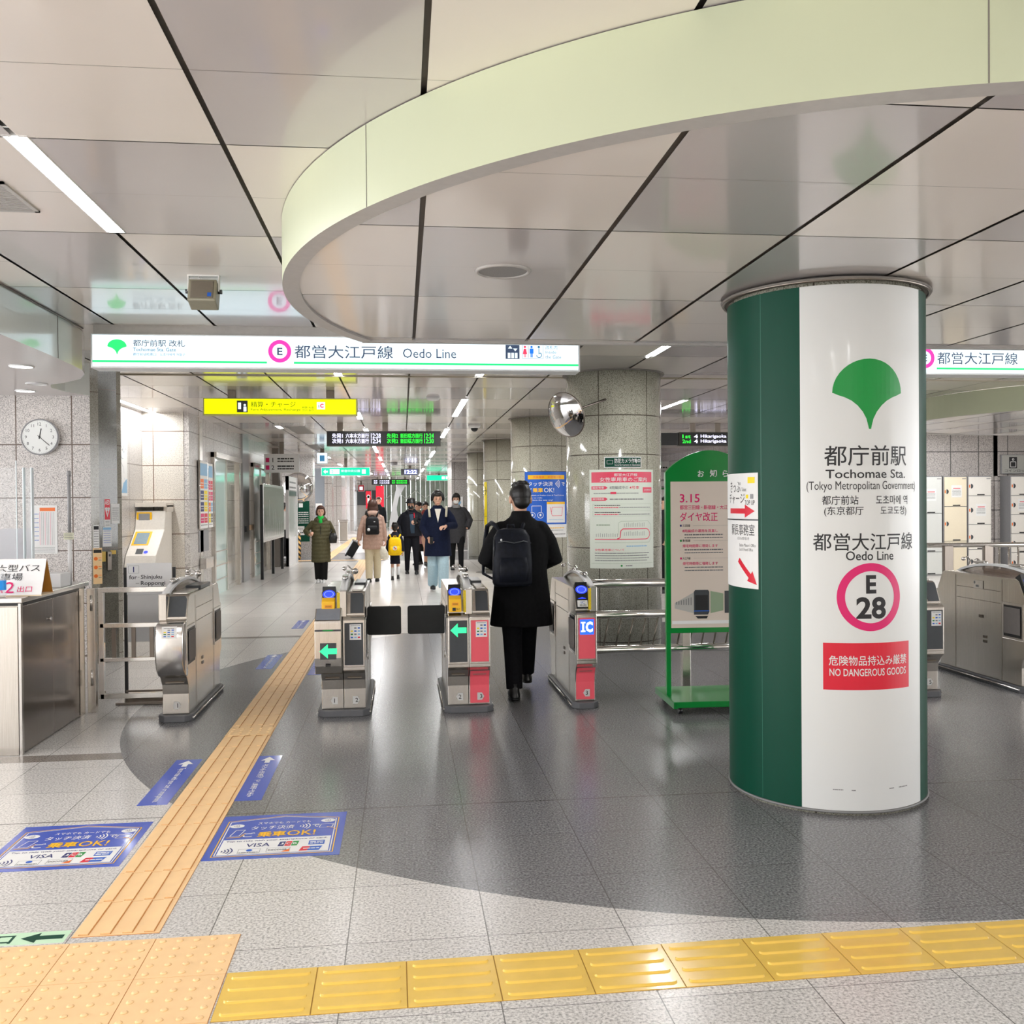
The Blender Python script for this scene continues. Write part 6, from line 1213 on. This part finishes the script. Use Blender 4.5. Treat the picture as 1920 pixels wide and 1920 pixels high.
    for sh, el, wr in A:
        e2 = el.lerp(wr, .93)
        if puff:
            P = []; R = []; n = 26
            for k in range(n+1):
                t = k/n; p = sh.lerp(el, t*2) if t < .5 else el.lerp(e2, t*2-1); r_ = (sleeve_r[0]+(sleeve_r[1]-sleeve_r[0])*t)*s*(1+puff*1.2*(abs(math.sin(PI*t*6))-.6)); P.append(p); R.append(r_)
            cb.tube(P, R, 16)
        else: cb.tube([sh+V(-math.copysign(.02, sh.x), 0, -.01), sh.lerp(el, .5), el, e2], [sleeve_r[0]*s*.98, sleeve_r[0]*s, sleeve_r[0]*.95*s, sleeve_r[1]*s], 16)
        cb.ell(sh+V(-math.copysign(.02, sh.x), 0, -.018), (sleeve_r[0]*1.05*s, sleeve_r[0]*1.05*s, sleeve_r[0]*.95*s))
    if kw.get('collar'): cb.loft([(0, .01*s, 1.44*s, .1*s, .085*s), (0, .012*s, 1.50*s, .082*s, .078*s), (0, .018*s, 1.52*s, .072*s, .07*s)], 24)
    if kw.get('hood'): cb.ell(V(0, .09, 1.45), (.135*s, .085*s, .085*s)); cb.tube([V(-.12, .0, 1.45), V(-.06, -.08, 1.42), V(.06, -.08, 1.42), V(.12, 0, 1.45)], .04*s, 10)
    co = soft(cb.build(kw.get('name', 'coat'), m, o), vox*(.8 if puff else 1), 2 if puff else 3)
    if extra: extra(o, s, tf, A, J, V)
    return o
def strap(o, V, A, m, wd=.02, name='strap'):
    pass
def backpack(name, label, loc, rz, w_, d, h, m, straps=None, shoulder=.12, zt=.1, pocket=True, group=None, yb=.0):
    """origin at the middle of the bag's back panel bottom; the bag sticks out to -Y"""
    o = thing(name, label, 'backpack', loc, rz)
    mb = MB(); mb.loft([(0, -d/2, 0, w_*.46, d*.42, .6), (0, -d/2, h*.06, w_*.5, d*.5, .55), (0, -d*.52, h*.45, w_*.5, d*.52, .55), (0, -d*.45, h*.85, w_*.46, d*.42, .6), (0, -d*.36, h*.97, w_*.36, d*.3, .7), (0, -d*.33, h, w_*.2, d*.15)], 28); mb.build('bag_body', m, o, bevel=0)
    if pocket: mb = MB(); mb.loft([(0, -d*.95, h*.08, w_*.36, d*.16, .6), (0, -d*1.0, h*.3, w_*.38, d*.17, .6), (0, -d*.92, h*.5, w_*.34, d*.12, .6)], 20); mb.build('pocket', m, o)
    mb = MB(); mb.tube([(-.03, -d*.2, h*.98), (-.025, -d*.15, h*1.06), (.025, -d*.15, h*1.06), (.03, -d*.2, h*.98)], .007, 6); mb.build('handle', m, o)
    for q in (-1, 1): mb = MB(); P = [(q*w_*.28, 0, h*.93), (q*shoulder*.9, .04+yb, h+zt*.6), (q*shoulder, .13+yb, h+zt), (q*shoulder*1.15, .235+yb, h+zt*.3), (q*shoulder*1.35, .27+yb, h*.55), (q*w_*.62, .18, h*.18), (q*w_*.42, .0, h*.1)]; mb.tube(P, [.012, .018, .02, .02, .018, .012, .01], 8); mb.build('strap', straps or m, o)
    return o
NOH = None
blk = fab('black wool coat', (20, 20, 22), .25, 40)
# the man walking through the gate
def ex_man(o, s, tf, A, J, V):
    mb = MB(); mb.box(-.0015*s, .15*s, .62*s, .0015*s, .16*s, .8*s); mb.build('coat_vent', M['black'], o)
person('person in black coat and trousers walking away through the pink marked gate', (.965, 7.74, 0), PI, 1.74, (blk, .575, dict(hem=(.265, .19), waist=(.215, .15), chest=(.235, .15), collar=1)), ((.0, .22, .0), (.01, -.30, .05)),
  (((.15, -.22, 1.04), (.75, .7, -.1), None), ((-.15, -.22, 1.04), (-.75, .7, -.1), None)), 'short', HB, (fab('black trousers', (22, 22, 26), .2, 40), .078, .066), [M['black'], M['black']], (.12, .12), vox=.008, sleeve_r=(.074, .062), extra=ex_man, face=False)
bpk = backpack('backpack', 'navy black backpack on the back of the person walking through the gate', (.86, 7.59, .915), math.radians(4), .315, .15, .46, fab('navy black nylon', (24, 27, 36), .3, 30, .5), shoulder=.13, zt=.04)
mb = MB(); mb.tube([(-.15, -.1, .37), (-.155, -.115, .3), (-.15, -.11, .24)], .006, 6); mb.build('zip_pull', M['dgrey'], bpk); mb = MB(); mb.ell((-.1, -.15, .37), (.008, .006, .01)); mb.build('zip_tag', M['white'], bpk)
mb = MB(); mb.tube([(-.15, -.09, .34), (-.08, -.155, .36), (0, -.165, .345), (.08, -.155, .36), (.15, -.09, .34)], .005, 6); mb.build('zip_line', M['dgrey'], bpk)
DN = lambda z=-1: ((0, -.15, z), (0, -1, 0), .35)
# olive coat
olive = fab('olive quilted coat', (88, 84, 60), .15, 30, .6); gsc = fab('green roll neck', (40, 190, 80), .1)
def ex_olive(o, s, tf, A, J, V):
    mb = MB(); mb.loft([(0, -.01*s, 1.38*s, .09*s, .09*s), (0, -.012*s, 1.47*s, .072*s, .075*s), (0, -.012*s, 1.53*s, .062*s, .066*s)], 20); mb.ell(V(0, -.1, 1.40), (.045*s, .035*s, .07*s)); mb.build('roll_neck', gsc, o)
    mb = MB(); mb.box(-.006*s, -.165*s, .5*s, .006*s, -.15*s, 1.3*s); mb.build('zip', M['black'], o)
person('person in long olive quilted coat with green roll neck walking towards the gates', (-1.64, 19.35, 0), .05, 1.54, (olive, .47, dict(hem=(.22, .21), waist=(.205, .18), chest=(.215, .15), puff=.05, hood=1)), ((-.02, -.05, .0), (.02, .05, .01)),
  (((.23, .02, .92), (.8, .9, 0), None), ((-.235, -.17, 1.10), (-.8, .6, -.4), ((.2, -.5, .3), (-1, 0, 0), 1.0))), 'bob', HBr, (fab('black wide trousers', (24, 24, 24)), .085, .075), [M['white'], M['white']], (0.05, 0), vox=.010, female=True, extra=ex_olive)
o = thing('handbag', 'black handbag hung from the arm of the person in the olive coat', 'handbag', (-1.39, 19.22, .80)); mb = MB(); mb.loft([(0, 0, 0, .07, .05, .7), (0, 0, .1, .085, .06, .7), (0, 0, .2, .06, .03, .7)], 18); mb.build('bag_body', M['black'], o); mb = MB(); mb.tube([(-.05, 0, .18), (-.03, .0, .27), (.03, 0, .27), (.05, 0, .18)], .008, 6); mb.build('handle', M['black'], o)
# beige coat, seen from behind
beige = fab('pink beige quilted coat', (190, 158, 142), .1, 30, .5)
person('person in pink beige quilted coat seen from behind with a black backpack', (-.60, 19.3, 0), PI, 1.66, (beige, .70, dict(hem=(.225, .17), waist=(.21, .165), chest=(.21, .155), puff=.05, hood=1)), ((.0, .12, .0), (.01, -.14, .0)),
  (((.30, .10, .88), (.8, .8, 0), ((.05, .1, -1), (1, 0, 0), 1.0)), ((-.27, -.02, .80), (-.8, .6, 0), ((-.05, -.1, -1), (-1, 0, 0), .7))), 'long', HBr, (fab('cream trousers', (214, 202, 172), .06), .085, .072), M['black'], (0, .0), vox=.010, female=True, face=False, sleeve_r=(.07, .055))
b = backpack('backpack', 'black drop shaped backpack on the person in the pink beige coat', (-.605, 19.12, .965), 0, .27, .13, .36, fab('black nylon', (26, 26, 28), .3, 30, .5), shoulder=.12, zt=.1)
mb = MB(); mb.ell((-.07, -.15, .1), (.03, .025, .03)); mb.build('charm', M['white'], b); mb = MB(); mb.rect = None; mb.box(.03, -.145, .25, .06, -.142, .265); mb.build('tag', M['white'], b)
o = thing('suitcase', 'black wheeled suitcase tilted on the floor beyond the person in the pink beige coat', 'suitcase', (-1.62, 28.2, .03)); o.rotation_euler = (math.radians(15), math.radians(28), .3)
mb = MB(); mb.box(-.12, -.13, .05, .12, .13, .52, .03); mb.build('shell', M['black'], o); mb = MB(); mb.tube([(-.03, .0, .52), (-.03, 0, .75), (.03, 0, .75), (.03, 0, .52)], .008, 6); mb.build('pull_handle', M['dgrey'], o)
for x in (-.09, .09): mb = MB(); mb.tube([(x, -.09, .03), (x, -.06, .03)], .03, 12); mb.build('wheel', M['dgrey'], o)
o = thing('soft_bag', 'cream striped soft bag in the hand of the person in the pink beige coat', 'bag', (-.385, 19.1, .455)); mb = MB(); mb.loft([(0.03, 0, 0, .04, .03), (0.02, 0, .06, .085, .05), (0, 0, .16, .08, .05), (-.02, 0, .27, .035, .03)], 18); mb.build('bag_body', fab('cream striped knit', (222, 216, 200), .15, 22), o)
# the child
person('child in dark jacket, shorts and white socks seen from behind, carrying a yellow backpack', (-.165, 19.75, 0), PI, 1.16, (fab('dark school jacket', (36, 38, 50)), .80, dict(hem=(.225, .16), waist=(.215, .15), chest=(.21, .14), name='jacket')), ((.0, .04, .0), (.0, -.16, .02)),
  (((.26, .05, .80), (.8, .8, 0), ((0, 0, -1), (1, 0, 0), .7)), ((-.26, -.05, .80), (-.8, .8, 0), ((0, 0, -1), (-1, 0, 0), .7))), 'short', HB, None, M['black'], (0, 0), vox=.008, kid=True, socks=pl('white socks', (236, 238, 240), .8), skirt=(fab('navy shorts', (28, 30, 42)), .50, .95, .16), face=False, sleeve_r=(.065, .055))
ybag = fab('bright yellow nylon', (255, 206, 16), .06, 30, .5)
b = backpack('backpack', 'bright yellow backpack on the back of the child', (-.165, 19.62, .52), 0, .27, .14, .37, ybag, shoulder=.11, zt=.04)
g = G(); g.disc(0, .15, .045, 'paper', 1, 20); g.disc(.01, .14, .02, 'orange', 2, 12); g.disc(-.012, .165, .014, 'inkg', 2, 12); g.build('patch', b, plane_fn((0, -.168, 0)))
# bucket hat and black mask
navy = fab('black down jacket', (26, 28, 36), .2, 30, .5)
def ex_hat(o, s, tf, A, J, V):
    e = MB(); e.loft([(0, 0, .17, .135, .145), (0, 0, .185, .098, .108), (0, .0, .24, .088, .098), (0, 0, .255, .07, .08)], 28); f = MB(); f._merge(e.bm, tf); f.build('bucket_hat', M['black'], o)
    e = MB(); e.ell((0, -.062, .07), (.058, .048, .048)); f = MB(); f._merge(e.bm, tf, True); f.build('face_mask', M['black'], o)
    mb = MB(); mb.tube([V(.06, -.13, 1.42), V(.07, -.165, 1.33), V(.05, -.17, 1.24)], .012*s, 6); mb.build('red_strap', M['red'], o)
    mb = MB(); mb.loft([(.02*s, -.12*s, .95*s, .075*s, .05*s), (.02*s, -.13*s, 1.15*s, .06*s, .05*s), (0, -.11*s, 1.4*s, .05*s, .05*s)], 16); mb.build('blue_shirt', fab('slate blue shirt', (64, 82, 100)), o)
person('person in black bucket hat, black mask and open black jacket looking at a phone', (.19, 21.4, 0), 0.0, 1.68, (navy, .88, dict(hem=(.245, .17), waist=(.24, .17), chest=(.25, .16), name='jacket', hood=1)), ((.02, -.20, .0), (-.02, .04, .0)),
  (((.10, -.34, 1.20), (.9, .5, -.6), ((-.6, -.6, .2), (1, -.4, 0), .9)), ((-.25, -.02, .9), (-.8, .8, 0), None)), 'full', HB, (fab('black slim trousers', (24, 24, 30)), .07, .05), M['black'], (-.15, .18), vox=.010, extra=ex_hat, sleeve_r=(.085, .07))
tag((lambda mb: (mb.box(-.035, -.006, -.07, .035, .006, .07, .004), mb.build('phone', M['black'], None, loc=(.27, 21.02, 1.19)))[1])(MB()), 'black phone held by the person in the bucket hat', 'phone')
# headphones, navy coat, pale jeans
def ex_head(o, s, tf, A, J, V):
    e = MB(); e.tube([(.1*math.sin(t), .015, .125+.115*math.cos(t)) for t in [math.radians(a) for a in range(-88, 89, 11)]], .009, 8); f = MB(); f._merge(e.bm, tf, True); hp = f.build('headphones', M['black'], o)
    for q in (-1, 1): e = MB(); e.ell((q*.097, .012, .11), (.02, .034, .042)); f = MB(); f._merge(e.bm, tf, True); f.build('ear_cup', M['black'], hp)
    mb = MB(); mb.face([V(-.055, -.138, 1.44), V(.055, -.138, 1.44), V(.0, -.155, 1.20)]); mb.face([V(-.055, -.13, 1.44), V(.055, -.13, 1.44), V(.0, -.145, 1.20)][::-1]); mb.build('white_shirt', fab('white knit', (236, 232, 222), .05), o)
    for q in (-1, 1): mb = MB(); mb.tube([V(q*.155, .02, 1.47), V(q*.15, -.10, 1.42), V(q*.14, -.145, 1.30)], .02*s, 8); mb.build('bag_strap', pl('cream strap', (206, 202, 180), .7), o)
person('person with headphones, navy coat and pale jeans walking towards the gates', (.62, 17.0, 0), 0.0, 1.80, (fab('navy wool coat', (18, 26, 50), .2, 30), .62, dict(hem=(.24, .215), waist=(.21, .175), chest=(.215, .145), collar=0)), ((.0, -.10, .0), (.0, .18, .03)),
  (((.12, -.30, 1.14), (.9, .5, -.5), ((-.7, -.6, -.1), (.3, 0, 1), .6)), ((-.16, -.16, .93), (-.9, .7, 0), ((.4, -.3, -.8), (-.6, -.6, 0), .9))), 'full', HB, (fab('pale blue jeans', (178, 206, 218), .08), .098, .088), M['black'], (.05, .2), vox=.009, extra=ex_head, sleeve_r=(.075, .058))
tag((lambda mb: (mb.box(-.03, -.006, -.06, .03, .006, .06, .004), mb.build('phone', M['black'], None, loc=(.50, 16.78, .92)))[1])(MB()), 'black phone in the lowered hand of the person with headphones', 'phone')
# white mask, grey jacket
def ex_mask(o, s, tf, A, J, V):
    e = MB(); e.ell((0, -.06, .068), (.062, .05, .052)); f = MB(); f._merge(e.bm, tf, True); f.build('face_mask', M['white'], o)
    mb = MB(); mb.loft([(0, -.02*s, 1.42*s, .1*s, .11*s), (0, -.015*s, 1.5*s, .085*s, .09*s)], 18); mb.build('scarf', fab('grey scarf', (150, 150, 152)), o)
person('person in white mask and grey jacket behind the one with headphones', (1.25, 22.3, 0), 0.05, 1.80, (fab('charcoal grey jacket', (66, 66, 70), .12, 30, .6), .62, dict(hem=(.20, .15), waist=(.24, .165), chest=(.24, .15), name='jacket')), ((.0, -.15, .0), (.0, .12, .0)),
  (((.23, -.10, .95), (.9, .8, 0), None), ((-.23, -.1, .95), (-.9, .8, 0), None)), 'full', HB, (fab('black trousers 2', (28, 28, 30)), .07, .055), M['black'], (-.1, .1), vox=.011, extra=ex_mask, sleeve_r=(.085, .07))
# pink coat, rust scarf
def ex_sc(o, s, tf, A, J, V): mb = MB(); mb.loft([(0, -.02*s, 1.34*s, .12*s, .12*s), (0, -.015*s, 1.45*s, .12*s, .11*s), (0, 0, 1.53*s, .08*s, .08*s)], 18); mb.build('scarf', fab('rust scarf', (130, 54, 46)), o)
person('person in dusty pink coat with rust scarf behind the others', (.56, 23.6, 0), 0.3, 1.62, (fab('dusty pink coat', (164, 118, 120)), .62, dict(hem=(.21, .16), waist=(.20, .15), chest=(.2, .14))), ((.0, .12, .0), (.0, -.22, .05)),
  (((.2, -.1, .9), (.9, .8, 0), None), ((-.2, -.1, .9), (-.9, .8, 0), None)), 'tied', HB, None, M['black'], (-.2, 0), vox=.012, female=True, skirt=(fab('black skirt', (26, 24, 26)), .42, .95, .19), extra=ex_sc)
person('person with short black hair mostly hidden behind the one in the bucket hat', (.40, 24.6, 0), -.9, 1.62, (fab('khaki coat', (120, 116, 96)), .6, dict(collar=1)), ((.0, -.1, .0), (.0, .14, .0)),
  (((.2, -.1, .9), (.9, .8, 0), None), ((-.2, -.1, .9), (-.9, .8, 0), None)), 'tied', HB, (fab('black trousers 3', (28, 28, 30)), .07, .055), M['black'], (0, 0), vox=.012, female=True)
person('person in black jacket standing far off before the red banner', (-.83, 33, 0), .1, 1.80, (fab('black jacket', (26, 30, 32)), .85, dict(hem=(.2, .14), name='jacket', collar=1)), ((.0, -.05, .0), (.0, .05, .0)),
  (((.22, -.05, .85), (.9, .8, 0), ((0, 0, -1), (1, 0, 0), .6)), ((-.22, -.05, .85), (-.9, .8, 0), ((0, 0, -1), (-1, 0, 0), .6))), 'short', HBr, (fab('dark trousers 4', (34, 34, 40)), .07, .055), M['black'], (0, 0), vox=.014)
def ex_bag(o, s, tf, A, J, V): pass
person('person in long dark coat half hidden behind the right edge of the poster column', (4.50, 15.95, 0), -1.2, 1.66, (fab('charcoal long coat', (48, 48, 50)), .5, dict(hem=(.21, .17), waist=(.2, .16), chest=(.2, .15), collar=1)), ((.0, -.1, .0), (.0, .12, .0)),
  (((.24, -.15, .98), (.9, .8, 0), ((0, -.3, -1), (1, 0, 0), .8)), ((-.2, -.1, .9), (-.9, .8, 0), None)), 'bob', HB, (fab('black trousers 5', (28, 28, 30)), .075, .065), M['black'], (0, 0), vox=.011, female=True)
o = thing('basket_bag', 'woven straw basket bag beside the person in the long dark coat', 'bag', (4.74, 15.8, .52)); mb = MB(); mb.loft([(0, 0, 0, .12, .06, .7), (0, 0, .2, .15, .075, .7)], 20); mb.build('basket', pl('woven straw', (222, 190, 140), .8, var=.3, scale=60), o); mb = MB(); mb.tube([(-.08, 0, .2), (-.05, 0, .36), (.05, 0, .36), (.08, 0, .2)], .008, 6); mb.build('handle', pl('straw handle', (200, 160, 104), .7), o)
person('person in grey top partly hidden by the notice panel near the stairs', (-3.4, 28.0, 0), PI*.75, 1.62, (fab('grey top', (176, 176, 170)), .92, dict(hem=(.19, .14), name='jacket')), ((.0, -.1, .0), (.0, .2, .0)),
  (((.2, -.2, 1.0), (.9, .8, 0), ((0, -1, 0), (0, 0, 1), .6)), ((-.2, -.1, .9), (-.9, .8, 0), ((0, 0, -1), (-1, 0, 0), .6))), 'short', HB, (fab('black trousers 6', (28, 28, 30)), .09, .075), M['white'], (0, 0), vox=.012)
